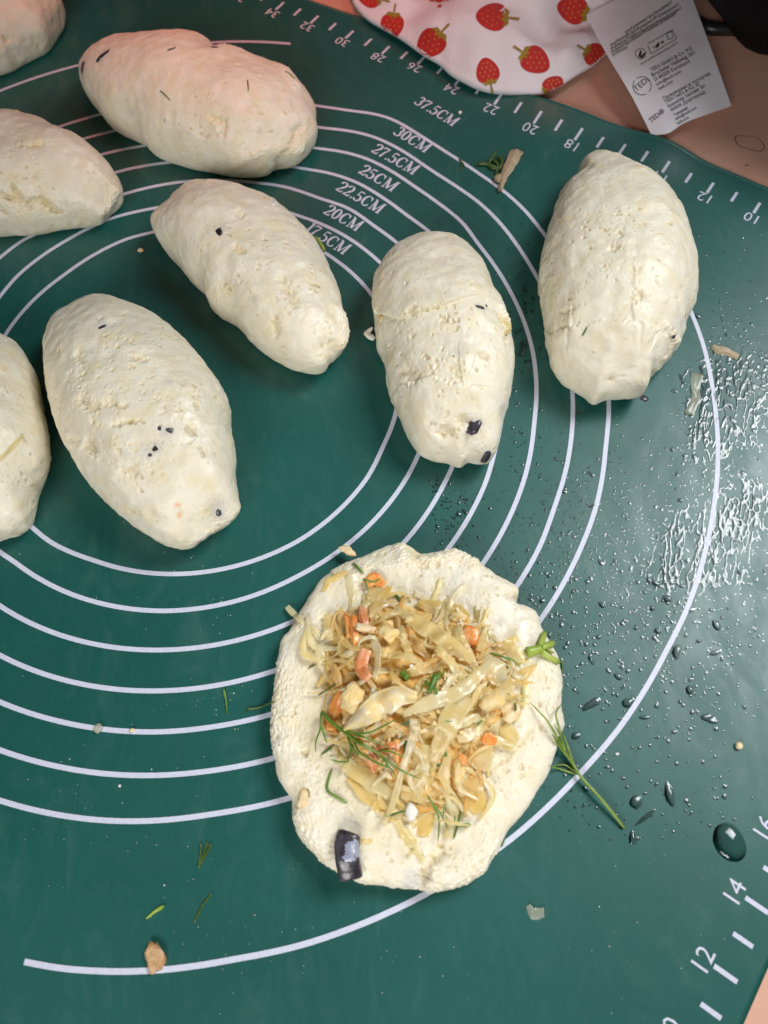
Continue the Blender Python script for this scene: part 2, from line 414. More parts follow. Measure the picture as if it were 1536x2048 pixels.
# serif lettering of the circle labels: strokes (x0,y0,x1,y1,width) and arcs, cap height 1
def arc(cx, cy, rx, ry, a0, a1, w0, w1, n=14):
    t = np.radians(np.linspace(a0, a1, n)); return ('p', np.stack([cx+rx*np.cos(t), cy+ry*np.sin(t)], 1), np.abs(np.cos(t))*(w1-w0)+w0)
def ln(x0, y0, x1, y1, w): return ('p', np.array([(x0, y0), (x1, y1)], float), np.array([w, w], float))
TH, TN = .17, .07
GL = {
 '1': (.42, [ln(.24, 0, .24, 1, TH), ln(.08, .03, .40, .03, TN), ln(.24, .96, .08, .86, TN)]),
 '2': (.60, [arc(.29, .71, .20, .26, 175, -45, TN, TH), ('p', np.array([(.43, .53), (.25, .27), (.08, .07)]), np.array([TH, .11, TN])), ln(.06, .06, .52, .06, .12), ln(.50, .02, .53, .24, TN)]),
 '3': (.58, [arc(.27, .74, .17, .22, 160, -70, TN, TH), arc(.26, .28, .21, .25, 75, -165, TN, TH)]),
 '0': (.62, [arc(.30, .5, .20, .46, 0, 360, TN, TH, 24)]),
 '5': (.58, [ln(.14, .94, .46, .94, .12), ln(.13, .95, .11, .52, TN), arc(.25, .31, .22, .27, 115, -160, TN, TH)]),
 '7': (.56, [ln(.06, .93, .50, .93, .13), ('p', np.array([(.48, .92), (.30, .5), (.22, 0)]), np.array([TN, .13, TH])), ln(.07, .95, .06, .74, TN)]),
 '.': (.28, [ln(.09, .08, .21, .08, .15)]),
 'C': (.74, [arc(.38, .5, .27, .46, 48, 312, TN, TH, 22), ln(.60, .95, .60, .66, TN), ln(.60, .10, .60, .30, TN)]),
 'M': (.98, [ln(.17, .03, .17, .97, TN), ln(.80, 0, .80, 1, TH), ln(.18, .97, .47, .05, TH), ln(.47, .05, .78, .97, TN), ln(.05, .03, .29, .03, TN), ln(.66, .03, .94, .03, TN), ln(.05, .97, .22, .97, TN), ln(.76, .97, .94, .97, TN)]),
}
def serif(s):
    V = []; F = []; x = 0
    for ch in s:
        adv, st_ = GL[ch]
        for k, (_, P, w) in enumerate(st_):
            t = np.gradient(P, axis=0); t /= np.linalg.norm(t, axis=1)[:, None]+1e-9; n = np.stack([-t[:, 1], t[:, 0]], 1)*w[:, None]/2
            b = len(V)
            for a_, c_ in zip(P-n, P+n): V += [(a_[0]+x, a_[1], k*.0012), (c_[0]+x, c_[1], k*.0012)]
            for i in range(len(P)-1): F.append((b+2*i, b+2*i+2, b+2*i+3, b+2*i+1))
        x += adv
    return np.array(V), F, x
for s, a, b_ in [('37.5CM', (826,207), (905,254)), ('30CM', (784,268), (850,307)), ('27.5CM', (740,303), (826,351)), ('25CM', (714,345), (784,385)), ('22.5CM', (669,379), (757,429)), ('20CM', (644,426), (713,464)), ('17.5CM', (606,462), (687,511))]:
    V, F, wd = serif(s); A_ = onmat(a)[:2]; B_ = onmat(b_)[:2]
    L = np.linalg.norm(B_-A_); xd = (B_-A_)/L; yd = np.array([-xd[1], xd[0]])
    P = A_+V[:, :1]*xd*(L/wd)+V[:, 1:2]*yd*.60
    put('circle_label', np.c_[P, mat_z(P[:, 0], P[:, 1])+.014+V[:, 2]], F, M['printw'], matobj, smooth=False)

# ------------------------------------------------------------ table
mt, nt, b = newmat('table_laminate')
n = noise(nt, 9, 5, .6, stretch=(.4, (1, 5, 1))); n2 = noise(nt, 70, 4, .6)
c = ramp(nt, n.outputs[0], [(.3, (.64, .34, .24)), (.7, (.74, .42, .31))])
c2 = ramp(nt, n2.outputs[0], [(.3, g3(.92)), (.7, g3(1))])
nt.links.new(mixc(nt, 1., c.outputs[0], c2.outputs[0], 'MULTIPLY'), b.inputs['Base Color'])
b.inputs['Roughness'].default_value = .42; f = noise(nt, 700, 4, .6); bump(nt, b, f.outputs[0], .25, .0003)
M['table'] = mt
def boxmesh(x0, x1, y0, y1, z0, z1, bev=0.):
    xs = [x0, x0+bev, x1-bev, x1]; ys = [y0, y0+bev, y1-bev, y1]
    V = [(x, y, z) for z in (z0, z1) for y in (y0, y1) for x in (x0, x1)]
    F = [(0, 2, 3, 1), (4, 5, 7, 6), (0, 1, 5, 4), (2, 6, 7, 3), (0, 4, 6, 2), (1, 3, 7, 5)]
    return np.array(V, float), np.array(F)
V, F = boxmesh(-70, 60, -45, 80, -3.2, -.101)
table = put('table_top', V, F, mt, smooth=False, kind='structure')
add_surf(V, F, 'table')
# faint dried ring on the table
rp = np.array([bk(p, -.1) for p in spline([(1471,272),(1500,272),(1517,277),(1529,290),(1527,300),(1515,303),(1485,295),(1473,287)], 40, True)])
cen = rp.mean(0); P = np.stack([cen+(rp-cen)*.93, rp], 1).reshape(-1, 3); P[:, 2] = -.098
stn = simple('dried_ring', (.16, .07, .045), .35)
put('water_ring', P, grid_faces(40, 2, True), stn, table)

# ------------------------------------------------------------ dough pieces
def inside_poly(px, poly):
    pass
def radial_of_poly(poly, c, phis):
    """distance from c to closed polygon along image angles"""
    P = np.asarray(poly)-c; a = np.arctan2(P[:, 1], P[:, 0]); out = np.zeros(len(phis))
    Q = np.roll(P, -1, 0)
    for i, ph in enumerate(phis):
        d = np.array([math.cos(ph), math.sin(ph)]); cr1 = P[:, 0]*d[1]-P[:, 1]*d[0]; cr2 = Q[:, 0]*d[1]-Q[:, 1]*d[0]
        k = np.where((cr1 > 0) != (cr2 > 0))[0]; best = 0
        for j in k:
            t = cr1[j]/(cr1[j]-cr2[j]); pt = P[j]+(Q[j]-P[j])*t; s = pt@d
            if s > best: best = s
        out[i] = best
    return out
def profile(kind, H, ze, nt_, nb_):
    if kind == 'dome':
        s = np.sin(np.linspace(0, 1, nt_)*np.pi/2); s = np.linspace(0, 1, nt_)**.5*.35+s*.65 if False else s
        z = ze+(H-ze)*(1-s**2.5)**.55
        ph = np.linspace(0, 1, nb_+1)[1:]*np.pi/2
        sb = 1-.16*(1-np.cos(ph))**1.1; zb = ze*(1-np.sin(ph)**.9)
    else:
        s = 1-(1-np.linspace(0, 1, nt_))**1.35
        z = ze+(H-ze)*(1-s**9)**.5
        ph = np.linspace(0, 1, nb_+1)[1:]*np.pi/2
        sb = 1-.05*(1-np.cos(ph)); zb = ze*(1-np.sin(ph))
    return np.r_[s, sb], np.r_[z, zb]
def dough(outline, H, ze, seed, label, kind='dome', NT=640, NS=205, group='stuffed dough pieces resting on the mat', name='dough_pasty', smoothspots=(), porous=None, cuts=(), ridges=(), stains=(), pits=900, steps=(), tip=.0, rough=1.):
    r = np.random.default_rng(seed)
    out = spline(outline, 260, True)
    W3 = np.array([bk(p, ze) for p in out]); c = np.array([(W3[:, 0].max()+W3[:, 0].min())/2, (W3[:, 1].max()+W3[:, 1].min())/2])
    th = np.linspace(0, 2*np.pi, NT, endpoint=False)
    r0_ = radial_of_poly(W3[:, :2], c, th); gq = np.ones(NT)
    k_ = int(NT*(.011 if kind == 'dome' else .004)) | 1; h_ = k_//2; ker = np.hanning(k_+2)[1:-1]; ker /= ker.sum()
    rb_ = np.convolve(np.r_[r0_[-h_:], r0_, r0_[:h_]], ker, 'valid'); r0_ = rb_.copy()
    s, z = profile(kind, H, ze, NS, 26)
    sc, zc = profile(kind, H, ze, 16, 8)
    cp = proj(np.array([[c[0], c[1], ze]]))[0]
    phg = np.linspace(-np.pi, np.pi, 241)
    tgt = radial_of_poly(out, cp, phg)
    for it in range(9):
        Pc = np.stack([c[0]+np.outer(r0_*np.cos(th), sc), c[1]+np.outer(r0_*np.sin(th), sc), np.broadcast_to(zc, (NT, len(zc)))], -1)
        q = proj(Pc.reshape(-1, 3))-cp; a = np.arctan2(q[:, 1], q[:, 0]); R = np.hypot(*q.T)
        bi = np.clip(((a+np.pi)/(2*np.pi)*120).astype(int), 0, 119); mx = np.zeros(120); np.maximum.at(mx, bi, R)
        mx = np.where(mx > 0, mx, np.median(mx)); ac = (np.arange(120)+.5)/120*2*np.pi-np.pi
        mxg = np.interp(phg, np.r_[ac-2*np.pi, ac, ac+2*np.pi], np.r_[mx, mx, mx])
        ratio = np.clip(tgt/mxg, .7, 1.4)
        e = proj(np.stack([c[0]+r0_*np.cos(th), c[1]+r0_*np.sin(th), np.full(NT, ze)], 1))-cp
        ra = np.interp(np.arctan2(e[:, 1], e[:, 0]), phg, ratio)
        gq = gq*ra**.8
        k_ = int(NT*(.11 if kind == 'dome' else .03)) | 1; h_ = k_//2; ker = np.hanning(k_+2)[1:-1]; ker /= ker.sum()
        gq = np.convolve(np.r_[gq[-h_:], gq, gq[:h_]], ker, 'valid')
        r0_ = rb_*gq
    k_ = int(NT*.16) | 1; h_ = k_//2; ker = np.hanning(k_+2)[1:-1]; ker /= ker.sum(); rs_ = np.convolve(np.r_[r0_[-h_:], r0_, r0_[:h_]], ker, 'valid')
    Sg, Tg = np.meshgrid(s, th); wS = np.clip(Sg, 0, 1)**5; Rg = (r0_[:, None]*wS+rs_[:, None]*(1-wS))*Sg
    # soften asymmetry towards the centre
    rm = r0_.mean(); 
    P = np.stack([c[0]+Rg*np.cos(Tg), c[1]+Rg*np.sin(Tg), np.broadcast_to(z, Rg.shape)], -1).copy()
    # low frequency lumps
    lump = np.zeros(P.shape[:2])
    for k in range(9):
        kv = r.standard_normal(3)*(.55+.15*k); lump += np.sin(P@kv+r.uniform(0, 6.28))/(1+.35*k)
    lumpz = lump*(.055 if kind == 'dome' else .02)
    P[..., 2] += lumpz*np.clip(P[..., 2]/ze, 0, 1)
    # normals
    du = np.roll(P, -1, 0)-np.roll(P, 1, 0); dv = np.gradient(P, axis=1)
    N = np.cross(du, dv); N /= np.linalg.norm(N, axis=-1, keepdims=True)+1e-12
    N[:, 0] = (0, 0, 1)
    sg = np.sign((N[..., 2]*(Sg < .9)).sum()); 
    if sg < 0: N = -N
    N[:, 0] = (0, 0, 1)
    # arc-length (u,v) raster domain
    seg = np.linalg.norm(np.diff(P, axis=1), axis=-1); arcl = np.concatenate([np.zeros((NT, 1)), np.cumsum(seg, 1)], 1)
    ux = arcl*np.cos(Tg); uy = arcl*np.sin(Tg)
    ext = max(np.abs(ux).max(), np.abs(uy).max())+.2; n_ = 560; cell = 2*ext/n_
    gx = (ux+ext)/cell; gy = (uy+ext)/cell
    up_ = P[:, :NS].reshape(-1, 3); upx = proj(up_); ugx = gx[:, :NS].ravel(); ugy = gy[:, :NS].ravel()
    def loc(p):
        k = np.argmin(((upx-np.array(p))**2).sum(1)); return np.array([ugx[k], ugy[k]])
    wl = 2*ext   # cm
    Hh = field(n_, wl*.5, wl*2.2, seed+1, 1.)*.012*rough+field(n_, wl*2, wl*6, seed+2, 1.)*.0032*rough
    dens = field(n_, wl*.15, wl*.6, seed+3)
    yy, xx = np.mgrid[0:n_, 0:n_]
    if porous is not None:
        pm = np.zeros((n_, n_))
        for (px, py, rad) in porous:
            l = loc((px, py)); pm = np.maximum(pm, np.exp(-(((xx-l[0])**2+(yy-l[1])**2)*cell**2/rad**2)))
    else: pm = 1/(1+np.exp(-dens*2.2))
    pm = np.clip(pm*(.75+.4*dens), .14, 1.)
    fine = field(n_, wl*4, wl*12, seed+4, .5); Hh += fine*.0018*(.3+pm)*rough
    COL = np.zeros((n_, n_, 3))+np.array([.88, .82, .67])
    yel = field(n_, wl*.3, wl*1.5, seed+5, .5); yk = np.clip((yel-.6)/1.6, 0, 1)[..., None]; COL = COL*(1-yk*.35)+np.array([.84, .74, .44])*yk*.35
    # pits
    ang0 = r.uniform(0, np.pi)
    cnt = 0
    for _ in range(pits*7):
        if cnt >= pits*(.36 if kind == 'dome' else .26): break
        x = r.uniform(10, n_-10); y = r.uniform(10, n_-10)
        if r.random() > pm[int(y), int(x)]**1.3: continue
        cnt += 1
        ra = float(np.clip(r.lognormal(-2.85, .38), .04, .17)); rb = ra*r.uniform(.35, .9); an = ang0+r.normal(0, .6)
        dep = min(rb*r.uniform(.5, 1.0), .07)
        k = int(ra/cell*1.5)+2; x0, x1, y0, y1 = int(x)-k, int(x)+k+1, int(y)-k, int(y)+k+1
        if x0 < 0 or y0 < 0 or x1 >= n_ or y1 >= n_: continue
        dx = (xx[y0:y1, x0:x1]-x)*cell; dy = (yy[y0:y1, x0:x1]-y)*cell
        u = dx*math.cos(an)+dy*math.sin(an); v = -dx*math.sin(an)+dy*math.cos(an)
        q = (u/ra)**2+(v/rb)**2; q = q*(1+.35*np.sin(3*np.arctan2(v, u)+r.uniform(0, 6)))
        g = np.clip(1.15-q, 0, .7)/.7; g = g*g*(3-2*g)
        Hh[y0:y1, x0:x1] -= dep*g
        Hh[y0:y1, x0:x1] += .05*dep*np.exp(-(q-1.7)**2*3)
        kk = (g*.50)[..., None]; COL[y0:y1, x0:x1] = COL[y0:y1, x0:x1]*(1-kk)+np.array([.70, .57, .31])*kk  # pit interiors: yellowish tone plus the shade of the holes put into colour
    def seg_dist(path, jit=.05):
        Q = np.array([loc(p) for p in path]); Q = spline(Q, max(12, len(Q)*8)); Q = Q+r.standard_normal(Q.shape)*jit/cell
        D = np.full((n_, n_), 1e9); 
        for a_, b_ in zip(Q[:-1], Q[1:]):
            ab = b_-a_; L = ab@ab+1e-9; t = np.clip(((xx-a_[0])*ab[0]+(yy-a_[1])*ab[1])/L, 0, 1)
            D = np.minimum(D, (xx-a_[0]-t*ab[0])**2+(yy-a_[1]-t*ab[1])**2)
        return np.sqrt(D)*cell, Q
    for path, wdt, dep in cuts:
        D, _ = seg_dist(path); D = D*(1+.25*fine*.5)
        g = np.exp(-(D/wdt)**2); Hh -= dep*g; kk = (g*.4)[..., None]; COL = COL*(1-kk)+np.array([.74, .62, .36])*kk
    for path, wdt, hgt in ridges:
        D, _ = seg_dist(path, .03); Hh += hgt*np.exp(-(D/wdt)**2)*(1+.3*fine*.4)
    for path, refp, hgt in steps:      # skin raised on the side of refp
        D, Q = seg_dist(path, .05); 
        a_ = Q[0]; b_ = Q[-1]; sd = (xx-a_[0])*(b_[1]-a_[1])-(yy-a_[1])*(b_[0]-a_[0]); lr = loc(refp); sr = (lr[0]-a_[0])*(b_[1]-a_[1])-(lr[1]-a_[1])*(b_[0]-a_[0])
        sgn = np.where(sd*sr > 0, 1., -1.)
        # curved front: nearest-point side test
        best = np.full((n_, n_), 1e9); 
        for i in range(len(Q)-1):
            mid = (Q[i]+Q[i+1])/2; dd = (xx-mid[0])**2+(yy-mid[1])**2; t_ = Q[i+1]-Q[i]; cr = (xx-mid[0])*t_[1]-(yy-mid[1])*t_[0]
            crr = (lr[0]-mid[0])*t_[1]-(lr[1]-mid[1])*t_[0]; up = dd < best; sgn = np.where(up, np.sign(cr*np.sign(crr)+1e-9), sgn); best = np.where(up, dd, best)
        env = np.exp(-(D/1.1)**2); Hh += np.where(sgn > 0, hgt*env, -.25*hgt*np.exp(-(D/.12)**2))
        pm_loc = np.where(sgn > 0, env, 0)
    for (px, py, rad, col, amt) in stains:
        amt = amt*(.6 if col == (.24, .24, .33) else .8); rad = rad*.8
        l = loc((px, py)); D = np.hypot(xx-l[0], yy-l[1])*cell*(1+.22*fine); kk = (amt*np.clip(1.3-D/rad, 0, 1))[..., None]; kk = np.minimum(kk, amt); COL = COL*(1-kk)+np.array(col)*kk
    d = samp(Hh, gx, gy); edge = np.clip(1-(Sg-.0), 0, 1)
    low = np.clip(P[..., 2]/(ze*.35), 0, 1)
    d = d*low
    # edge tatters
    tat = np.zeros_like(d)
    P2 = P+N*d[..., None]
    P2[..., 2] = np.maximum(P2[..., 2], 0.004)
    P2[:, 0] = P2[:, 0].mean(0)
    P2[..., 2] += mat_z(P2[..., 0], P2[..., 1])*0
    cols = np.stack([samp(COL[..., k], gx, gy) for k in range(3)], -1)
    F = grid_faces(NT, len(s), True)
    Vf = P2.reshape(-1, 3)
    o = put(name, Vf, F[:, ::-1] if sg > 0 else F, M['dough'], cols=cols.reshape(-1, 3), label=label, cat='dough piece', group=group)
    add_surf(Vf, F, 'dough')
    # underside cap is hidden by the mat
    return o
OB = (.24, .24, .33); OY = (.84, .68, .30)
pA = dough([(-120,60),(-60,140),(0,150),(30,138),(70,118),(108,92),(122,72),(130,28),(120,-10),(80,-60),(0,-90),(-90,-60)], 2.9, 1.1, 11,
    'dough piece cut off by the top left corner of the photo', NT=300, NS=110, pits=350)
pB = dough([(152,135),(165,108),(185,85),(215,72),(265,66),(330,65),(385,69),(420,78),(450,88),(480,108),(530,118),(565,133),(595,158),(620,178),(635,212),(634,235),(640,260),(622,312),(600,322),(580,325),(565,345),(540,353),(480,356),(420,345),(370,335),(330,318),(280,290),(240,265),(200,235),(185,208),(160,172)], 3.1, 1.1, 12,
    'widest dough piece lying sideways at the top with two dill needles on it', pits=520, rough=.8,
    porous=[(470,230,2.6), (400,300,1.5)], cuts=[([(425,235),(450,245),(447,275)], .06, .10), ([(500,200),(522,230)], .05, .05), ([(600,250),(575,300)], .12, .08)],
    ridges=[([(445,92),(520,130),(590,170)], .35, .12), ([(470,335),(520,305),(600,300)], .25, .10)],
    stains=[(435,95,.55,OB,.55), (210,108,.45,OB,.5), (165,135,.6,OB,.6), (262,225,.25,OB,.3), (520,262,.18,OB,.4), (345,98,.2,OB,.5), (425,240,.5,OY,.4)])
pC = dough([(-60,250),(0,219),(40,224),(75,232),(120,252),(165,280),(195,300),(225,335),(245,365),(250,390),(238,410),(228,430),(215,445),(165,455),(110,462),(60,472),(0,472),(-60,460),(-110,400),(-110,320)], 2.8, 1.0, 13,
    'dough piece at the left edge with a jagged crack and an orange crumb on top', pits=520, porous=[(40,330,1.6), (0,400,1.6)],
    cuts=[([(25,375),(38,395),(20,400)], .10, .16), ([(55,412),(80,400),(100,415),(120,425)], .09, .15), ([(60,290),(85,285)], .07, .09), ([(0,385),(12,400)], .10, .12)],
    ridges=[([(232,380),(225,420),(215,440)], .22, .12)], stains=[(70,287,.35,OY,.5), (95,410,.5,OY,.5), (30,390,.4,OY,.5)])
pD = dough([(296,450),(300,430),(330,400),(350,378),(375,360),(420,358),(470,365),(510,385),(545,400),(600,445),(640,490),(665,540),(680,580),(688,615),(694,650),(694,690),(680,712),(668,725),(660,745),(640,754),(600,748),(570,735),(545,722),(500,685),(470,650),(430,625),(400,580),(360,540),(330,500),(305,475)], 2.7, 1.0, 14,
    'slanting dough piece below the widest one with one black olive dot', pits=620, porous=[(520,560,2.2), (600,650,1.6)],
    cuts=[([(560,555),(568,570),(590,605)], .12, .12), ([(545,640),(552,675)], .09, .07), ([(470,490),(485,505)], .08, .10), ([(475,425),(483,430)], .08, .09), ([(660,685),(672,700)], .13, .14)],
    ridges=[([(676,620),(690,660),(688,700)], .22, .13)], stains=[(444,458,.3,OB,.35), (510,596,.14,OB,.5), (552,650,.4,OY,.35), (620,555,.4,OY,.4), (478,500,.25,OY,.5)])
pE = dough([(742,600),(745,560),(762,520),(790,490),(840,470),(900,465),(930,478),(960,505),(980,540),(993,590),(1010,610),(1020,650),(1028,690),(1029,730),(1022,790),(1008,850),(1000,895),(985,925),(960,930),(938,925),(925,938),(905,930),(870,925),(835,910),(815,880),(795,830),(775,780),(765,720),(752,690),(750,668),(748,640)], 2.9, 1.0, 15,
    'dough piece in the middle with a smooth cap over a porous band', pits=1200, porous=[(880,700,1.9), (940,820,1.2), (800,690,1.0)],
    cuts=[([(800,745),(825,750),(830,765)], .12, .11), ([(875,870),(895,860),(905,870)], .09, .12), ([(920,845),(932,840)], .10, .14), ([(965,705),(972,712)], .08, .10), ([(990,620),(1005,650),(1012,690)], .06, .08)],
    steps=[([(752,625),(790,635),(830,625),(870,615),(905,600)], (850,540), .10), ([(805,770),(850,755),(900,765),(950,770)], (870,850), .07)],
    ridges=[([(1000,615),(1012,645),(1010,670)], .12, .14)], stains=[(915,702,.42,OB,.30), (945,850,.5,OB,.45), (975,915,.6,OB,.55), (962,614,.3,OB,.3), (795,647,.2,OB,.25), (805,825,.25,(.66,.66,.30),.35), (765,560,.3,OY,.4), (762,640,.3,OY,.7), (1005,640,.4,OY,.4), (1002,820,.35,OB,.4)])
pF = dough([(1157,345),(1152,330),(1160,310),(1175,295),(1190,289),(1225,300),(1270,325),(1310,350),(1345,385),(1370,430),(1385,470),(1397,520),(1396,570),(1390,610),(1375,640),(1366,680),(1345,710),(1320,740),(1300,755),(1297,790),(1275,795),(1215,802),(1190,815),(1175,800),(1125,770),(1100,740),(1090,680),(1083,630),(1076,560),(1085,500),(1105,430),(1120,385)], 3.2, 1.15, 16,
    'dough piece nearest the right edge with a small pointed tip at its lower end', pits=900, porous=[(1200,520,2.4), (1150,600,1.4), (1330,560,1.0)],
    cuts=[([(1345,665),(1340,700),(1320,730)], .10, .16), ([(1220,500),(1235,495)], .07, .08), ([(1265,600),(1280,590)], .08, .10), ([(1120,625),(1145,620)], .07, .07)],
    steps=[([(1100,668),(1150,650),(1215,640),(1290,645),(1330,670)], (1190,720), .06)], ridges=[([(1330,650),(1352,680)], .15, .10)],
    stains=[(1345,672,.35,OB,.35), (1300,717,.15,OB,.5), (1215,700,.2,OB,.25), (1285,795,.5,OB,.6), (1378,630,.3,OB,.5), (1360,640,.4,(.62,.66,.72),.4)])
pG = dough([(80,690),(90,650),(105,625),(130,605),(155,590),(185,578),(215,582),(260,603),(300,622),(345,655),(380,690),(410,725),(435,760),(458,800),(463,850),(473,900),(475,950),(482,1000),(480,1030),(455,1055),(430,1065),(400,1085),(385,1098),(360,1102),(320,1090),(280,1065),(235,1030),(200,995),(168,955),(140,910),(110,850),(92,790),(85,740)], 3.1, 1.1, 17,
    'large dough piece left of the centre with several black olive flecks', pits=1250, NT=700, NS=230, porous=[(230,720,2.0), (270,840,2.0), (380,800,1.3), (160,780,1.2)],
    cuts=[([(150,705),(162,720)], .09, .11), ([(262,712),(290,716)], .08, .10), ([(160,800),(175,810),(190,812)], .13, .16), ([(205,805),(245,812)], .08, .10), ([(175,880),(190,905),(170,890)], .10, .10), ([(247,945),(270,948)], .08, .12), ([(378,860),(384,862)], .09, .18), ([(285,838),(245,845),(225,850)], .05, .10), ([(140,880),(155,890)], .10, .10)],
    ridges=[([(135,870),(150,890),(190,915)], .15, .08), ([(400,1080),(455,1045),(478,1010)], .2, .08)],
    stains=[(200,640,.35,OB,.35), (332,862,.35,OB,.45), (290,905,.5,OB,.35), (315,895,.28,OB,.5), (436,1015,.5,OB,.60), (250,907,.18,OB,.35), (167,800,.3,OB,.25), (355,1010,.13,(.80,.36,.12),.8), (360,1030,.12,(.80,.36,.12),.8), (240,628,.35,OY,.3), (340,765,.2,OB,.3)])
pH = dough([(-150,760),(-100,690),(-40,660),(0,662),(30,680),(50,705),(70,740),(82,780),(90,830),(100,880),(102,930),(85,980),(75,1000),(70,1030),(62,1065),(30,1080),(0,1082),(-60,1080),(-120,1020),(-160,900)], 2.9, 1.05, 18,
    'dough piece half outside the left edge with a pale cabbage strip on it', pits=700, porous=[(20,760,1.6), (20,1000,1.6)], stains=[(10,736,.2,OY,.5)])
pI = dough([(545,1450),(548,1400),(555,1350),(560,1290),(575,1262),(595,1230),(615,1195),(640,1160),(680,1130),(720,1115),(755,1100),(795,1087),(825,1092),(838,1104),(870,1105),(900,1097),(925,1105),(955,1125),(985,1145),(1030,1170),(1040,1182),(1038,1200),(1055,1212),(1075,1225),(1083,1250),(1100,1285),(1118,1320),(1125,1370),(1122,1400),(1127,1450),(1112,1500),(1100,1540),(1085,1570),(1060,1610),(1045,1630),(1020,1660),(985,1715),(965,1748),(920,1768),(880,1780),(830,1778),(780,1775),(720,1760),(660,1730),(615,1690),(590,1650),(580,1600),(555,1555),(548,1500)], .95, .45, 19,
    'flattened open dough round carrying the cabbage filling', kind='disc', name='dough_round', group=None, NT=720, NS=300, pits=1500, rough=1.1,
    porous=[(600,1350,2.0), (1080,1400,1.6), (950,1170,1.8), (620,1550,1.4), (980,1600,1.6), (740,1150,1.2), (760,1720,1.4), (900,1740,1.2)],
    ridges=[([(800,1095),(815,1115),(860,1125),(910,1110),(950,1130)], .22, .16), ([(720,1125),(760,1135),(800,1130)], .2, .07), ([(560,1330),(555,1420),(560,1500)], .35, .10), ([(600,1640),(650,1705),(720,1745)], .35, .12), ([(860,1760),(930,1745),(980,1690)], .4, .14), ([(1090,1300),(1105,1380),(1100,1480)], .3, .07)],
    cuts=[([(820,1100),(835,1125),(850,1135)], .10, .10), ([(845,1745),(860,1725),(885,1700)], .10, .14), ([(835,1770),(842,1750)], .12, .15), ([(1035,1200),(1020,1190)], .1, .12), ([(640,1130),(660,1150)], .06, .05), ([(1010,1390),(1030,1400)], .05, .05), ([(640,1330),(625,1420),(650,1500),(690,1590)], .5, .05), ([(980,1540),(1030,1500),(1060,1460)], .06, .06)],
    stains=[(828,1762,.4,(.50,.54,.62),.6), (908,1180,.2,OB,.3), (1003,1245,.2,OB,.4), (1065,1270,.3,OB,.2), (840,1105,.7,OY,.25), (690,1160,.7,OY,.22), (745,1680,.5,OY,.25), (900,1640,.9,OY,.25), (800,1630,.9,OY,.3)])

# ------------------------------------------------------------ lumps, ribbons, tubes
_ICO = {}
def ico(sub):
    if sub in _ICO: return _ICO[sub]
    import bmesh
    bm = bmesh.new(); bmesh.ops.create_icosphere(bm, subdivisions=sub, radius=1)
    V = np.array([v.co[:] for v in bm.verts]); F = np.array([[v.index for v in f.verts] for f in bm.faces]); bm.free()
    _ICO[sub] = (V, F); return V, F
def lump(p, wpx, hpx, rot, mat, name, label=None, cat=None, group=None, thick=.6, seed=0, rough=.22, boxy=0., lift=0., parent=None, sub=3, on=None, sink=.25):
    r = np.random.default_rng(seed+int(p[0])*7+int(p[1])); P, n = hit(p, on); sc = pxcm(P)
    V, F = ico(sub); V = V.copy()
    if boxy: V = V/np.maximum(np.abs(V).max(1, keepdims=True), 1e-6)*boxy+V*(1-boxy)
    d = np.zeros(len(V))
    for k in range(8):
        kv = r.standard_normal(3)*(1.4+.9*k); d += np.sin(V@kv+r.uniform(0, 6))/(1+.5*k)
    V *= (1+rough*.35*d)[:, None]
    a, b_ = wpx/2/sc, hpx/2/sc; h = thick*min(a, b_)
    co_, si = math.cos(-rot), math.sin(-rot)
    L = np.stack([V[:, 0]*a*co_-V[:, 1]*b_*si, V[:, 0]*a*si+V[:, 1]*b_*co_, V[:, 2]*h], 1)
    if parent is not None:   # align with the surface
        q = Vector((0, 0, 1)).rotation_difference(Vector(n)); R_ = np.array(q.to_matrix()); L = L@R_.T
        Wd = P+L+n*(lift-h*sink)
    else:
        Wd = P+L; Wd[:, 2] += h*(1-sink)+lift
        Wd[:, 2] = np.maximum(Wd[:, 2], float(mat_z(P[0], P[1]))+.005)
    o = put(name, Wd, F, mat, parent=parent, label=label, cat=cat, group=group)
    return o
KR = [0]
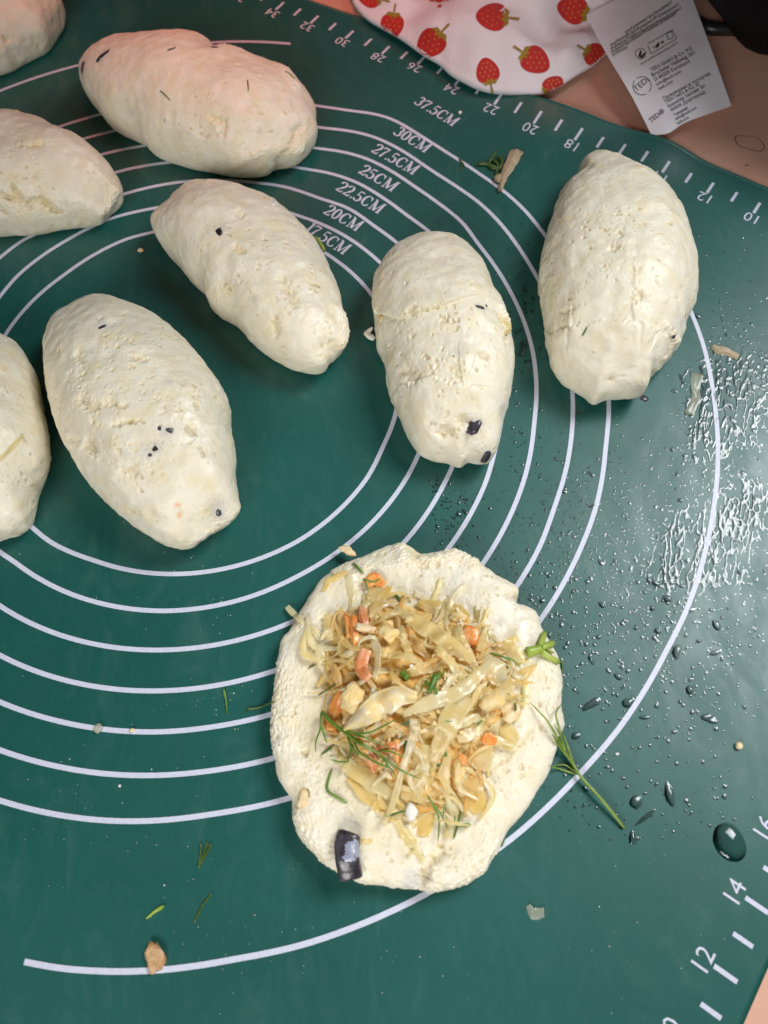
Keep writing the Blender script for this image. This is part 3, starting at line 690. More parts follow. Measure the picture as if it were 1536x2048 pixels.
def ribbon(path, widths, mat, label, cat='cabbage shred', name='cabbage_shred', group='cabbage shreds in the filling', lift=.05, arch=.0, twist=0., curl=0., thick=.055, n=20, parent=None, on=('core', 'dough'), seedo=0, jag=.10, endlift=(0, 0), tag_surf=None):
    KR[0] += 1; r = np.random.default_rng(KR[0]*13+seedo)
    Q = spline(path, n); t = np.linspace(0, 1, n)
    w = np.interp(t, np.linspace(0, 1, len(widths)), widths) if hasattr(widths, '__len__') else np.full(n, widths, float)
    if not hasattr(widths, '__len__'): w = w*np.clip(np.minimum(t, 1-t)*7+.45, 0, 1)
    hs = [hit(q, on) for q in Q]; P = np.array([h[0] for h in hs]); Nn = np.array([h[1] for h in hs])
    ker = np.hanning(7); ker /= ker.sum()
    zz = np.convolve(np.pad(P[:, 2], 3, 'edge'), ker, 'valid'); zz = np.maximum(zz, P[:, 2]-.03)
    D = np.array([ray(q) for q in Q])
    up = lift+arch*np.sin(np.pi*t)+endlift[0]*(1-t)**2+endlift[1]*t**2
    P = P+(-D)*((zz-P[:, 2]+up)/(-D[:, 2]))[:, None]
    Nn = Nn*.45+np.array([0, 0, .75])+r.standard_normal(3)*.12; Nn = np.stack([np.convolve(np.pad(Nn[:, k], 3, 'edge'), ker, 'valid') for k in range(3)], 1); Nn /= np.linalg.norm(Nn, axis=1)[:, None]
    T = np.gradient(P, axis=0); T /= np.linalg.norm(T, axis=1)[:, None]
    B = np.cross(Nn, T); B /= np.linalg.norm(B, axis=1)[:, None]; N2 = np.cross(T, B)
    tw = twist*(t-.5)+r.normal(0, .12); B2 = B*np.cos(tw)[:, None]+N2*np.sin(tw)[:, None]; N3 = np.cross(T, B2)
    sc = np.array([pxcm(p) for p in P]); hw = w/sc/2
    m_ = 7; v = np.linspace(-1, 1, m_)
    ja = 1+jag*r.standard_normal((n, 2)); ja = np.stack([np.convolve(np.pad(ja[:, k], 1, 'edge'), [.25, .5, .25], 'valid') for k in range(2)], 1)
    wav = .02*np.sin(t*r.uniform(6, 16)+r.uniform(0, 6))
    top = []
    for i in range(n):
        for j in range(m_):
            e = ja[i, 0] if v[j] < 0 else ja[i, 1]
            top.append(P[i]+B2[i]*hw[i]*v[j]*e+N3[i]*(curl*hw[i]*v[j]**2+wav[i]*v[j]+thick*.5*(1-v[j]**4)**.5*(.7+.3*math.cos(v[j]*5+KR[0])) ))
    top = np.array(top); bot = top.copy().reshape(n, m_, 3)
    for j in range(m_): bot[:, j] -= N3*thick*(1-v[j]**4)**.5
    bot = bot.reshape(-1, 3); F = grid_faces(n, m_); k = n*m_
    idx = np.arange(k).reshape(n, m_); lp = np.r_[idx[:, 0], idx[-1, 1:], idx[::-1, -1][1:], idx[0, ::-1][1:-1]]
    sd = np.stack([lp, lp+k, np.roll(lp, -1)+k, np.roll(lp, -1)], -1)
    Vv_ = np.vstack([top, bot]); Ff = np.vstack([F, F[:, ::-1]+k, sd])
    o = put(name, Vv_, Ff, mat, parent=parent, label=label if parent is None else None, cat=cat if parent is None else None, group=group if parent is None else None)
    if tag_surf: add_surf(Vv_, Ff, tag_surf)
    return o
def tube_mesh(P, rad, sides=7):
    P = np.asarray(P); n = len(P); T = np.gradient(P, axis=0); T /= np.linalg.norm(T, axis=1)[:, None]+1e-9
    ref = np.array([0, 0, 1.]); A = np.cross(T, ref); A /= np.linalg.norm(A, axis=1)[:, None]+1e-9; B = np.cross(T, A)
    an = np.linspace(0, 2*np.pi, sides, endpoint=False)
    V = P[:, None]+(A[:, None]*np.cos(an)[None, :, None]+B[:, None]*np.sin(an)[None, :, None])*np.asarray(rad)[:, None, None]
    V = V.reshape(-1, 3); F = [tuple(f) for f in np.stack([(np.arange(n-1)[:, None]*sides+np.arange(sides)), (np.arange(n-1)[:, None]*sides+(np.arange(sides)+1) % sides), ((np.arange(n-1)+1)[:, None]*sides+(np.arange(sides)+1) % sides), ((np.arange(n-1)+1)[:, None]*sides+np.arange(sides))], -1).reshape(-1, 4)]
    F += [tuple(range(sides))[::-1], tuple(range((n-1)*sides, n*sides))]
    return V, F
def stem_pts(path, lift, n, smooth=5, on=None, rpx=3., arch=0.):
    Q = spline(path, n); P = np.array([hit(q, on)[0] for q in Q]); D = np.array([ray(q) for q in Q])
    z = P[:, 2]; pad = smooth//2
    if smooth > 1: zs = np.convolve(np.pad(z, pad, 'edge'), np.ones(smooth)/smooth, 'valid'); z2 = np.maximum(zs, z)
    else: z2 = z
    t = np.linspace(0, 1, n)
    z2 = z2+lift+arch*np.sin(np.pi*t)
    return P+(-D)*((z2-z)/(-D[:, 2]))[:, None]
def dill(branches, mat, label, parent=None, name='dill_sprig', cat='dill', group=None, lift=.04, on=None):
    """branches: (path, r0 px, r1 px[, arch]); the first is the stem, the rest its leaflets"""
    root = None
    if len(branches) > 1 and parent is None:
        p0 = stem_pts(branches[0][0][:2], 0, 2, 1, on)[0]; root = empty(name, p0, label, cat, group)
    res = None
    for k, br in enumerate(branches):
        path, ra, rb = br[:3]; arch = br[3] if len(br) > 3 else 0.
        L = sum(math.dist(a, b_) for a, b_ in zip(path[:-1], path[1:])); n = max(6, int(L/6))
        P = stem_pts(path, lift, n, 5, on, arch=arch); sc = pxcm(P)
        t = np.linspace(0, 1, n); rad = (ra+(rb-ra)*t)/sc*(np.clip(np.minimum(t*8+.6, (1-t)*6+.35), 0, 1) if ra < 6 else 1.)
        V, F = tube_mesh(P, rad)
        if root is not None: put('stem' if k == 0 else 'leaflet', V, F, mat, parent=root)
        else: res = put(name if parent is None else name, V, F, mat, parent=parent, label=label if parent is None else None, cat=cat if parent is None else None, group=group if parent is None else None)
    return root or res

# ------------------------------------------------------------ things embedded in the dough pieces (their parts)
def ol(par, p, w, h, rot, mat='olive', nm='olive_piece', lift=.0, thick=.5, boxy=.35, sink=.6):
    if mat == 'olive': w, h = w*1.05, h*1.15
    lump(p, w, h, rot, M[mat], nm, thick=thick, parent=par, lift=lift, boxy=boxy, sub=2, sink=sink, rough=.35)
ol(pB, (207,109), 34, 11, -.4); ol(pB, (165,136), 20, 15, -.8); ol(pB, (343,98), 18, 5, -.45); ol(pB, (434,94), 22, 6, .1, sink=.8)
ol(pD, (437,464), 13, 22, -.3)
ol(pE, (946,848), 27, 32, .5, boxy=.9, thick=.5, sink=.75); ol(pE, (960,614), 19, 9, -.25); ol(pE, (973,612), 6, 7, 0); ol(pE, (972,916), 15, 24, .3); ol(pE, (907,712), 4, 4, 0)
ol(pF, (1287,796), 18, 14, .3); ol(pF, (1371,632), 5, 20, -.3); ol(pF, (1346,674), 10, 6, 0); ol(pF, (1152,360), 4, 4, 0)
ol(pG, (203,654), 17, 6, -.45); ol(pG, (336,861), 26, 15, .3, boxy=.5); ol(pG, (311,897), 16, 9, -.7); ol(pG, (300,909), 9, 7, 0); ol(pG, (437,1024), 12, 14, 0); ol(pG, (318,857), 8, 8, 0)
for par, p, w, h, rot in [(pC, (32,221), 14, 16, 0), (pD, (533,399), 14, 12, .3), (pF, (1281,334), 24, 9, .5), (pF, (1170,369), 12, 6, 0), (pE, (761,636), 22, 16, .7), (pF, (1366,631), 5, 5, 0), (pE, (930,740), 5, 9, .2), (pE, (903,517), 6, 4, 0), (pF, (1190,485), 5, 4, 0)]:
    ol(par, p, w, h, rot, 'nut' if p[0] not in (903,) else 'brown', 'carrot_crumb', thick=.6)
ribbon([(744,655),(735,668),(748,678)], [4, 14, 10], M['white_crumb'], None, parent=pE, name='dough_flap', on=('dough', 'mat'), lift=.3, thick=.12)
ribbon([(1006,640),(1018,655),(1012,668)], [8, 12, 8], M['cab_pale'], None, parent=pE, name='cabbage_strip', on=('dough',), lift=.02)
for par, path, ra in [(pB, [(320,181),(330,190),(341,201)], 1.8), (pB, [(495,160),(496,170),(497,182)], 1.8), (pB, [(571,143),(581,150),(592,160)], 2.2), (pF, [(1165,671),(1170,662),(1175,652)], 2.2), (pE, [(1011,672),(1016,667),(1020,663)], 1.8)]:
    dill([(path, ra, ra*.6)], M['dill'], None, parent=par, name='dill_needle', lift=.0, on=('dough',))
dill([([(630,474),(640,487),(650,503)], 4.5, 3.5)], M['dill_light'], 'short green dill stalk beside the 17.5CM print', name='dill_stalk', on=('dough', 'mat'), lift=.05)
ribbon([(-12,928),(15,900),(44,868)], [10, 16, 12], M['cab_pale'], None, parent=pH, name='cabbage_strip', on=('dough',), lift=.0, thick=.06)
ribbon([(540,395),(548,402),(545,410)], [4, 10, 6], M['white_crumb'], None, parent=pD, name='dough_flap', on=('dough', 'mat'), lift=.02, thick=.1)

# ------------------------------------------------------------ the filling
cc = bk((838, 1425), 1.0)
nn = 120; gx = np.linspace(-1, 1, nn); GX, GY = np.meshgrid(gx, gx, indexing='ij')
ax_, ay_ = 2.75, 4.1
shape = [(680,1210),(760,1185),(860,1200),(950,1220),(1000,1290),(1040,1330),(1030,1420),(1000,1500),(960,1600),(880,1660),(820,1650),(760,1580),(680,1500),(650,1400),(640,1290)]
SW = np.array([bk(p, 1.2)[:2] for p in spline(shape, 90, True)]); scn = SW.mean(0)
tha = np.linspace(0, 2*np.pi, 160, endpoint=False); ro = radial_of_poly(SW, scn, tha)*.96
ss = np.linspace(0, 1, 70); Sg, Tg = np.meshgrid(ss, tha)
X = scn[0]+ro[:, None]*Sg*np.cos(Tg); Y = scn[1]+ro[:, None]*Sg*np.sin(Tg)
fc = field(256, 3, 26, 77, .6)
nz = samp(fc, (X-scn[0]+6)/12*255, (Y-scn[1]+6)/12*255)
pk = bk((850, 1350), 1.8)
hh = 1.25*(1-Sg**2.0)**.9*(1+.25*np.exp(-((X-pk[0])**2+(Y-pk[1])**2)/6))*.95+nz*.11*(1-Sg**4)
lowr = bk((860, 1620), 1.)
hh *= 1-.62*np.exp(-((X-lowr[0])**2/9+(Y-lowr[1])**2/3.2))
Z = .83+hh
V = np.stack([X, Y, Z], -1).reshape(-1, 3); F = grid_faces(160, 70, True)
put('minced_filling', V, F, M['core'], label='moist mass of minced cabbage filling heaped on the dough round', cat='filling', kind='stuff')
add_surf(V, F, 'core')

CY, CP, CW, CT = M['cab_yellow'], M['cab_pale'], M['cab_white'], M['cab_tan']
G1 = 'stewed cabbage shreds heaped on the dough round'
# small anonymous shreds of the heap
poly = spline(shape, 80, True); pc = poly.mean(0)
rs = np.random.default_rng(5)
for k in range(240):
    a = rs.uniform(0, 2*np.pi); rad = radial_of_poly(poly, pc, [a])[0]*math.sqrt(rs.uniform(0, 1))*1.0
    p = pc+np.array([math.cos(a), math.sin(a)])*rad
    L = rs.uniform(40, 105); an = rs.uniform(0, np.pi); d = np.array([math.cos(an), math.sin(an)])*L/2; nrm = np.array([-d[1], d[0]])*rs.normal(0, .42)
    wd = rs.uniform(4.5, 13); ci = k % 7
    col_w = ['yellow', 'pale golden', 'whitish', 'pale golden', 'whitish', 'pale golden', 'amber'][ci]; wid_w = 'hair thin' if wd < 7 else ('narrow' if wd < 10 else 'broad')
    reg = ('upper ', 'middle ', 'lower ')[int(np.clip((p[1]-1185)//158, 0, 2))]+('left', 'centre', 'right')[int(np.clip((p[0]-640)//135, 0, 2))]
    ribbon([p-d, p+nrm, p+d], [wd*.4, wd, wd*1.1, wd*.5], [CY, CP, CW, CP, CW, CP, CT][k % 7], f'{wid_w} {col_w} cabbage shred in the {reg} part of the filling heap', group=G1,
           lift=rs.uniform(.0, .16), arch=rs.uniform(-.05, .16), twist=rs.normal(0, .9), curl=rs.normal(0, .35), n=14, thick=rs.uniform(.03, .05), endlift=(rs.uniform(-.05, .12), rs.uniform(-.05, .12)), jag=.14)
for k in range(45):
    a = rs.uniform(0, 2*np.pi); rad = radial_of_poly(poly, pc, [a])[0]*math.sqrt(rs.uniform(0, .9)); p = pc+np.array([math.cos(a), math.sin(a)])*rad
    w = rs.uniform(5, 12); reg = ('upper ', 'middle ', 'lower ')[int(np.clip((p[1]-1185)//158, 0, 2))]+('left', 'centre', 'right')[int(np.clip((p[0]-640)//135, 0, 2))]; kind_w = ['yellow yolk', 'tan', 'yellow yolk', 'white'][k % 4]
    lump(p, w, w*rs.uniform(.6, 1), rs.uniform(0, 3), M[['yolk', 'nut', 'yolk', 'white_crumb'][k % 4]], 'egg_crumb', f'tiny {kind_w} crumb of egg in the {reg} part of the filling heap', 'egg crumb', 'egg crumbs scattered in the filling', lift=rs.uniform(.05, .22), sub=2, rough=.4, on=('core', 'dough'))
big = [
 ([(791,1218),(837,1247),(887,1280),(937,1316)], [14, 34, 34, 20], CP, .20, 'broad pale cabbage strip running diagonally across the top of the heap', .12),
 ([(836,1204),(868,1218),(905,1236)], [10, 36, 28], CY, .16, 'yellow cabbage flake at the upper rim of the heap below the upright thin strip', .0),
 ([(882,1158),(874,1185),(864,1212)], [10, 15, 16], CP, .03, 'thin upright cabbage strip lying on bare dough above the heap', .0),
 ([(780,1173),(758,1205),(745,1240)], [16, 26, 20], CY, .12, 'yellow cabbage strip leaning below the upper carrot flake', .05),
 ([(645,1182),(662,1158),(696,1146)], [10, 22, 12], CY, .02, 'flat translucent cabbage strip at the upper left rim of the dough round', .0),
 ([(694,1150),(704,1180),(704,1205),(703,1234)], [34, 30, 12, 12], CW, .05, 'glassy fan shaped cabbage piece with narrow stalk at upper left', .0),
 ([(733,1197),(752,1182),(768,1160)], [14, 28, 14], CP, .09, 'translucent cabbage piece partly over the upper carrot flake', .0),
 ([(714,1223),(738,1205),(752,1196)], [14, 14, 12], CP, .16, 'short cabbage strip bridging above the two carrot sticks', .05),
 ([(714,1298),(722,1282),(741,1273),(760,1283)], [5, 6, 7, 8], CW, .26, 'thin white arched cabbage thread above the ridged carrot slice', .1),
 ([(746,1276),(756,1305),(754,1335),(748,1356)], [14, 20, 18, 12], CW, .22, 'whitish curved cabbage strip right of the ridged carrot slice', .08),
 ([(801,1252),(808,1275),(817,1302)], [13, 18, 17], CP, .2, 'small squared cabbage strip right of the egg yolk lump', .0),
 ([(775,1312),(808,1312),(842,1326)], [16, 30, 12], CP, .22, 'pale cabbage leaf lying flat under the yolk lump', .05),
 ([(812,1250),(838,1288),(862,1320)], [10, 28, 18], CT, .12, 'golden cabbage wedge below the broad diagonal strip', .0),
 ([(814,1346),(851,1335),(905,1330)], [16, 22, 12], CP, .2, 'cabbage strip with a reddish vein in the middle of the heap', .0),
 ([(654,1228),(660,1250),(668,1278)], [16, 28, 18], CP, .16, 'crinkled cabbage piece on the upper left flank of the heap', .05),
 ([(682,1214),(683,1240),(684,1272)], [10, 16, 10], CP, .18, 'narrow cabbage strip left of the deep orange carrot stick', .0),
 ([(634,1290),(645,1322),(660,1356)], [10, 26, 16], CW, .14, 'whitish cabbage piece on the left flank of the heap', .05),
 ([(694,1276),(686,1296),(682,1318)], [22, 26, 12], CY, .2, 'yellow curled cabbage piece left of the carrot slice', .05),
 ([(682,1312),(700,1303),(716,1298)], [10, 24, 14], CW, .26, 'white cabbage flake touching the ridged carrot slice', .05),
 ([(677,1380),(713,1368),(744,1350)], [7, 13, 6], CW, .26, 'slim cabbage strip above the crumbled egg lump', .05),
 ([(893,1212),(915,1224),(938,1236)], [14, 30, 16], CY, .12, 'yellow cabbage flake at the upper right rim of the heap', .0),
 ([(913,1215),(920,1232),(922,1250)], [6, 9, 6], M['eggwhite'], .26, 'tiny white splinter on the yellow flake at the upper right', .0),
 ([(973,1250),(967,1275),(957,1302)], [4, 15, 14], CP, .28, 'pointed cabbage strip standing right of the bright carrot piece', .1),
 ([(912,1254),(925,1290),(950,1334)], [18, 26, 14], CP, .22, 'cabbage strip left of the bright carrot piece', .1),
 ([(992,1302),(1012,1290),(1034,1276)], [12, 22, 12], CY, .14, 'small yellow cabbage piece near the upper right rim', .05),
 ([(990,1312),(1020,1305),(1050,1316)], [20, 34, 26], CP, .14, 'rounded cabbage leaf under the thin dill needle on the right', .0),
 ([(975,1310),(992,1330),(1006,1362)], [14, 40, 22], CW, .26, 'whitish fan of cabbage right of the long arching strip', .05),
 ([(1020,1362),(1045,1350),(1074,1328)], [16, 26, 4], CY, .10, 'pointed yellow cabbage flake sticking out to the right', .05),
 ([(975,1345),(1000,1362),(1028,1380)], [20, 42, 22], CP, .16, 'wide cabbage piece above the big yolk lump', .0),
 ([(806,1428),(860,1405),(915,1385),(955,1352),(984,1316)], [10, 30, 30, 24, 14], CW, .34, 'long whitish arching cabbage strip across the middle of the heap', .15),
 ([(872,1296),(900,1322),(916,1350)], [12, 17, 14], CP, .34, 'short cabbage strip meeting the long arching one', .05),
 ([(914,1345),(900,1362),(884,1382)], [14, 14, 6], CW, .38, 'narrow cabbage strip ending below the middle of the heap', .0),
 ([(1002,1418),(1020,1405),(1042,1394)], [22, 26, 12], CW, .14, 'small cabbage flake between the big yolk lump and the right rim', .0),
 ([(676,1512),(705,1536),(740,1562),(780,1592)], [14, 34, 38, 20], CP, .12, 'broad cabbage strip at the lower left under the dill sprig', .0),
 ([(695,1556),(730,1590),(768,1622),(785,1640)], [8, 24, 24, 14], CY, .06, 'yellow cabbage strip below the broad one at lower left', .0),
 ([(829,1438),(826,1475),(804,1541),(786,1605),(767,1652)], [20, 16, 15, 16, 5], CW, .24, 'long white cabbage stick pointing down beside the wide slab', .1),
 ([(846,1488),(836,1540),(820,1602)], [44, 44, 36], CP, .16, 'wide pale cabbage slab right of the long white stick', .0),
 ([(796,1636),(815,1673),(845,1724)], [20, 28, 8], CP, .05, 'cabbage strip tapering off at the bottom of the heap', .0),
 ([(838,1585),(850,1625),(848,1672)], [44, 62, 30], CY, .08, 'large thin yellow cabbage leaf above the dough rim at the bottom', .0),
 ([(898,1590),(905,1632),(892,1676)], [18, 26, 16], CW, .08, 'translucent cabbage strip between the two large yellow leaves', .0),
 ([(920,1532),(938,1575),(958,1626)], [36, 62, 42], CY, .10, 'large yellow cabbage leaf at the lower right of the heap', .0),
 ([(897,1507),(888,1550),(901,1588)], [14, 24, 12], CP, .16, 'cabbage strip left of the crumbly yolk streak', .05),
 ([(930,1386),(903,1435),(884,1480),(866,1526)], [50, 50, 36, 16], CP, .26, 'wide pale cabbage strip running down from the middle of the heap', .1),
 ([(886,1464),(920,1448),(960,1432)], [18, 22, 14], CW, .28, 'whitish cabbage strip lying across left of the big yolk lump', .0),
 ([(915,1478),(940,1468),(966,1456)], [16, 28, 14], CW, .2, 'pinkish translucent cabbage flake below the crossing strip', .0),
 ([(975,1470),(965,1500),(958,1540)], [40, 46, 30], CP, .14, 'pale cabbage leaf around the lower right carrot patch', .0),
 ([(1008,1450),(1020,1475),(1014,1500)], [26, 34, 20], CP, .10, 'crinkled cabbage flake at the right rim below the tan nut', .05),
 ([(574,1213),(588,1228),(606,1246)], [10, 14, 6], CW, .10, 'small glassy cabbage shred poking over the upper left edge', .1),
 ([(612,1250),(628,1262),(640,1280)], [8, 14, 10], CW, .04, 'translucent cabbage shred on the dough just left of the heap', .0),
 ([(716,1678),(730,1684),(745,1684)], [6, 16, 10], CP, .0, 'small pale cabbage bit on the dough right of the olive', .0),
]
for k, (path, w, mt_, lf, lab, ar) in enumerate(big):
    ribbon(path, w, mt_, lab, group='large cabbage strips of the filling', lift=lf, arch=ar, curl=rs.normal(0, .22), twist=rs.normal(0, .4), n=26, thick=.07, jag=.12, name='cabbage_strip', cat='cabbage strip')
CR, CRP = M['carrot'], M['carrot_pale']
for path, w, mt_, lf, lab in [
 ([(692,1226),(694,1248),(697,1274)], [10, 15, 10], CR, .14, 'deep orange carrot stick at the upper left of the heap'),
 ([(707,1232),(709,1262),(710,1296)], [16, 18, 12], CR, .12, 'orange carrot stick right beside the deep orange one'),
 ([(722,1215),(727,1235),(732,1256)], [15, 20, 14], CRP, .13, 'pale pinkish carrot stick beside the two orange ones'),
 ([(732,1298),(722,1328),(724,1342),(738,1358)], [24, 27, 26, 16], CRP, .26, 'ridged pinkish carrot slice in the upper left of the heap'),
 ([(732,1170),(748,1158),(768,1168)], [20, 28, 16], CR, .05, 'curved carrot flake on the dough above the heap'),
 ([(684,1382),(670,1415),(660,1460)], [18, 28, 20], CR, .14, 'long reddish carrot piece on the left flank of the heap'),
 ([(752,1506),(772,1498),(792,1490)], [16, 26, 16], CRP, .14, 'flat carrot slice under the dill sprig'),
 ([(798,1478),(796,1500),(796,1525)], [18, 24, 16], CR, .12, 'dark orange carrot piece left of the long white stick'),
 ([(738,1510),(745,1525),(750,1545)], [18, 24, 8], CRP, .18, 'wedge shaped carrot tip under the dill leaflets'),
 ([(967,1476),(980,1480),(992,1484)], [20, 26, 18], CR, .20, 'carrot patch at the lower right of the heap'),
 ([(918,1510),(926,1516),(930,1530)], [8, 14, 10], CR, .24, 'small carrot shaving above the yolk streak'),
 ([(666,1330),(672,1350),(680,1370)], [12, 20, 12], M['cab_tan'], .16, 'brownish orange shred on the left flank above the long carrot piece')]:
    ribbon(path, w, mt_, lab, cat='carrot', name='carrot_piece', group=None, lift=lf+.10, thick=.16, curl=-.15, n=18, jag=.06)
lump((939,1274), 34, 40, .3, CR, 'carrot_piece', 'bright orange carrot piece at the upper right of the heap', 'carrot', thick=.35, boxy=.8, lift=.12, on=('core', 'dough'))
Y_, N_ = M['yolk'], M['nut']
for p, w, h, rot, mt_, lab, cat, lf, bx in [
 ((779,1277), 40, 30, .4, Y_, 'orange yellow lump of egg yolk near the top of the heap', 'egg yolk', .22, .3),
 ((731,1263), 44, 18, .2, M['nut'], 'pale yellow boiled egg chip above the ridged carrot slice', 'egg chip', .24, .5),
 ((712,1400), 46, 52, .3, M['yolk'], 'crumbled pale egg lump left of the egg white wedge', 'egg lump', .12, .3),
 ((979,1404), 50, 46, .2, Y_, 'big lump of egg yolk at the right of the heap', 'egg yolk', .22, .6),
 ((1022,1428), 34, 40, .3, N_, 'tan chunk at the right rim of the heap beside the yolk lump', 'egg chunk', .08, .4),
 ((776,1551), 15, 27, -.5, N_, 'oval tan crumb below the dill sprig', 'egg crumb', .26, .0),
 ((828,1461), 14, 10, .2, N_, 'tiny oval tan crumb on the long white stick', 'egg crumb', .34, .0),
 ((918,1540), 22, 50, .15, Y_, 'crumbly streak of egg yolk at the lower right of the heap', 'egg yolk', .2, .2),
 ((822,1625), 22, 24, .5, M['white_crumb'], 'small white cube of egg white near the bottom of the heap', 'egg cube', .12, .9),
 ((908,1238), 26, 20, .2, Y_, 'yolk crumb on the yellow flake at the upper right rim', 'egg yolk', .1, .2),
 ((698,1112), 36, 16, .45, N_, 'tan nut like egg chip tucked under the upper left rim of the dough', 'egg chip', .35, .2),
 ((607,1600), 22, 36, .2, N_, 'tan crumb pressed into the dough at lower left', 'egg crumb', .0, .2),
 ((815,1245), 16, 14, .2, Y_, 'small yolk crumb beside the squared cabbage strip', 'egg yolk', .2, .2),
 ((868,1452), 10, 9, .2, Y_, 'yolk crumb on the wide pale strip', 'egg yolk', .34, .2),
 ((822,1707), 10, 9, .2, Y_, 'yolk crumb on the tapering strip at the bottom', 'egg yolk', .1, .2)]:
    lump(p, w, h, rot, mt_, 'egg_piece', lab, cat, thick=.62, boxy=bx*.45, lift=lf, rough=.55, on=('core', 'dough'))
# egg white wedge: a curved slab
wedge = ribbon([(692,1458),(725,1436),(762,1410),(798,1392),(834,1396)], [18, 38, 56, 44, 22], M['eggwhite'], 'thick curved wedge of boiled egg white in the middle of the heap', cat='egg white', name='egg_white_wedge', group=None, lift=.30, arch=.10, curl=-.12, thick=.30, n=30, jag=.03)
# olive ring segment
ov = empty('olive_slice', hit((697, 1706))[0], 'shiny black olive slice standing in the lower left of the dough round', 'olive')
def olive_seg():
    Q = spline([(700,1664),(693,1690),(696,1720),(702,1752)], 22); P = np.array([hit(q, ('dough', 'mat'))[0] for q in Q]); P[:, 2] = np.interp(np.linspace(0, 1, 22), [0, .6, 1], [.98, 1.0, .72])
    T = np.gradient(P, axis=0); T /= np.linalg.norm(T, axis=1)[:, None]; A = np.cross(T, [0, 0, 1]); A /= np.linalg.norm(A, axis=1)[:, None]; B = np.cross(A, T)
    an = np.linspace(0, 2*np.pi, 18, endpoint=False); t = np.linspace(0, 1, 22)
    taper = np.clip(np.minimum(t*14+.72, (1-t)*9+.6), 0, 1)
    cx_ = np.sign(np.cos(an))*np.abs(np.cos(an))**.55; cy_ = np.sign(np.sin(an))*np.abs(np.sin(an))**.55
    V = P[:, None]+(A[:, None]*cx_[None, :, None]*.33+B[:, None]*cy_[None, :, None]*.30)*taper[:, None, None]
    V += rng.standard_normal(V.shape)*.006
    V = V.reshape(-1, 3); F = grid_faces(22, 18); 
    F = np.vstack([F, np.stack([np.arange(21)*18+17, (np.arange(21)+1)*18+17, (np.arange(21)+1)*18, np.arange(21)*18], -1)])
    F = [tuple(f) for f in F]+[tuple(range(18)), tuple(range(21*18, 22*18))[::-1]]
    return V, F
V, F = olive_seg(); put('olive_flesh', V, F, M['olive'], parent=ov); add_surf(V, F, 'olive')
def patch(poly_px, mat, name, parent, on, lift=.012, n=36, rings_=6, jit=1.5, puff=.0):
    """thin skin lying on the surfaces below"""
    Q = spline(poly_px, n, True); r = np.random.default_rng(int(Q[0][0])); Q = Q+r.normal(0, jit, Q.shape); c = Q.mean(0); V = []
    for k in range(rings_+1):
        for q in Q:
            s_ = k/rings_; h = hit(c+(q-c)*s_, on); V.append(h[0]+h[1]*(lift+puff*(1-s_**2)**.5))
    F = grid_faces(rings_+1, n); F = np.vstack([F, np.stack([np.arange(rings_)*n+n-1, (np.arange(rings_)+1)*n+n-1, (np.arange(rings_)+1)*n, np.arange(rings_)*n], -1)])
    return np.array(V), F
V, F = patch([(690,1690),(705,1682),(718,1686),(718,1712),(706,1722),(692,1722),(684,1714),(692,1702)], M['smear'], 'x', None, ('olive', 'dough'), .014, puff=.02)
put('milky_smear', V, F, M['smear'], parent=ov)

# dill in the filling
D_, DL, DD = M['dill'], M['dill_light'], M['dill_dark']
dill([([(643,1424),(668,1448),(695,1468),(718,1485),(752,1504),(769,1517),(803,1541),(845,1559)], 4.6, 1.4, .1),
      ([(642,1427),(641,1456),(632,1482),(631,1505)], 2.8, 1.2), ([(643,1453),(648,1468),(654,1487)], 2.6, 1.6),
      ([(684,1456),(708,1465),(735,1466),(759,1456),(778,1446),(790,1440)], 2.8, 1.6, .15), ([(708,1468),(744,1480),(779,1497)], 2.4, 1.2, .15),
      ([(695,1471),(701,1495),(696,1524)], 3.2, 1.8), ([(701,1488),(708,1500),(717,1512)], 3.2, 2.2), ([(696,1523),(681,1524),(661,1519)], 2.4, 1.4),
      ([(708,1480),(718,1503),(752,1525),(781,1537),(793,1558)], 2.8, 1.6, .1), ([(756,1502),(781,1503),(808,1515)], 2.3, 1.4, .12), ([(762,1510),(775,1530),(782,1540)], 2.2, 1.2, .1), ([(650,1430),(643,1420)], 2.5, 1.5)],
     D_, 'large branching dill sprig on the left of the filling heap', lift=.34, on=('core', 'dough'))
dill([([(668,1492),(655,1500),(641,1510)], 3.2, 2.0)], DD, 'dull dill needle lying on the dough left of the sprig', name='dill_needle')
dill([([(663,1539),(656,1562),(654,1574),(657,1583),(676,1595),(695,1606)], 2.6, 2.6)], D_, 'bent dill needle on bare dough at the lower left', name='dill_needle')
dill([([(771,1634),(800,1624),(827,1617)], 2.6, 1.4)], DD, 'dill needle crossing the small white egg cube', name='dill_needle', lift=.25)
dill([([(855,1591),(866,1610),(878,1638),(876,1685)], 2.2, 1.5), ([(866,1607),(883,1630),(897,1661)], 1.8, 1.2), ([(889,1612),(886,1635)], 1.5, 1.)], D_, 'forked dill bit on the large yellow leaf at the bottom', lift=.18)
dill([([(922,1620),(915,1650),(907,1679)], 2.6, 2.2), ([(915,1650),(930,1650),(942,1650)], 4., 4.), ([(910,1632),(909,1655)], 1.8, 1.2)], D_, 'y shaped dill bit at the lower rim of the heap', lift=.10)
dill([([(1009,1678),(1003,1694)], 2.2, 1.8)], D_, 'short dill needle near the lower right rim of the dough', name='dill_needle')
dill([([(883,1441),(900,1443),(915,1440)], 1.8, 1.2)], D_, 'thin level dill needle on the wide pale strip', name='dill_needle', lift=.38)
dill([([(954,1450),(965,1440)], 2.6, 2.)], D_, 'stubby dill needle left below the big yolk lump', name='dill_needle', lift=.36)
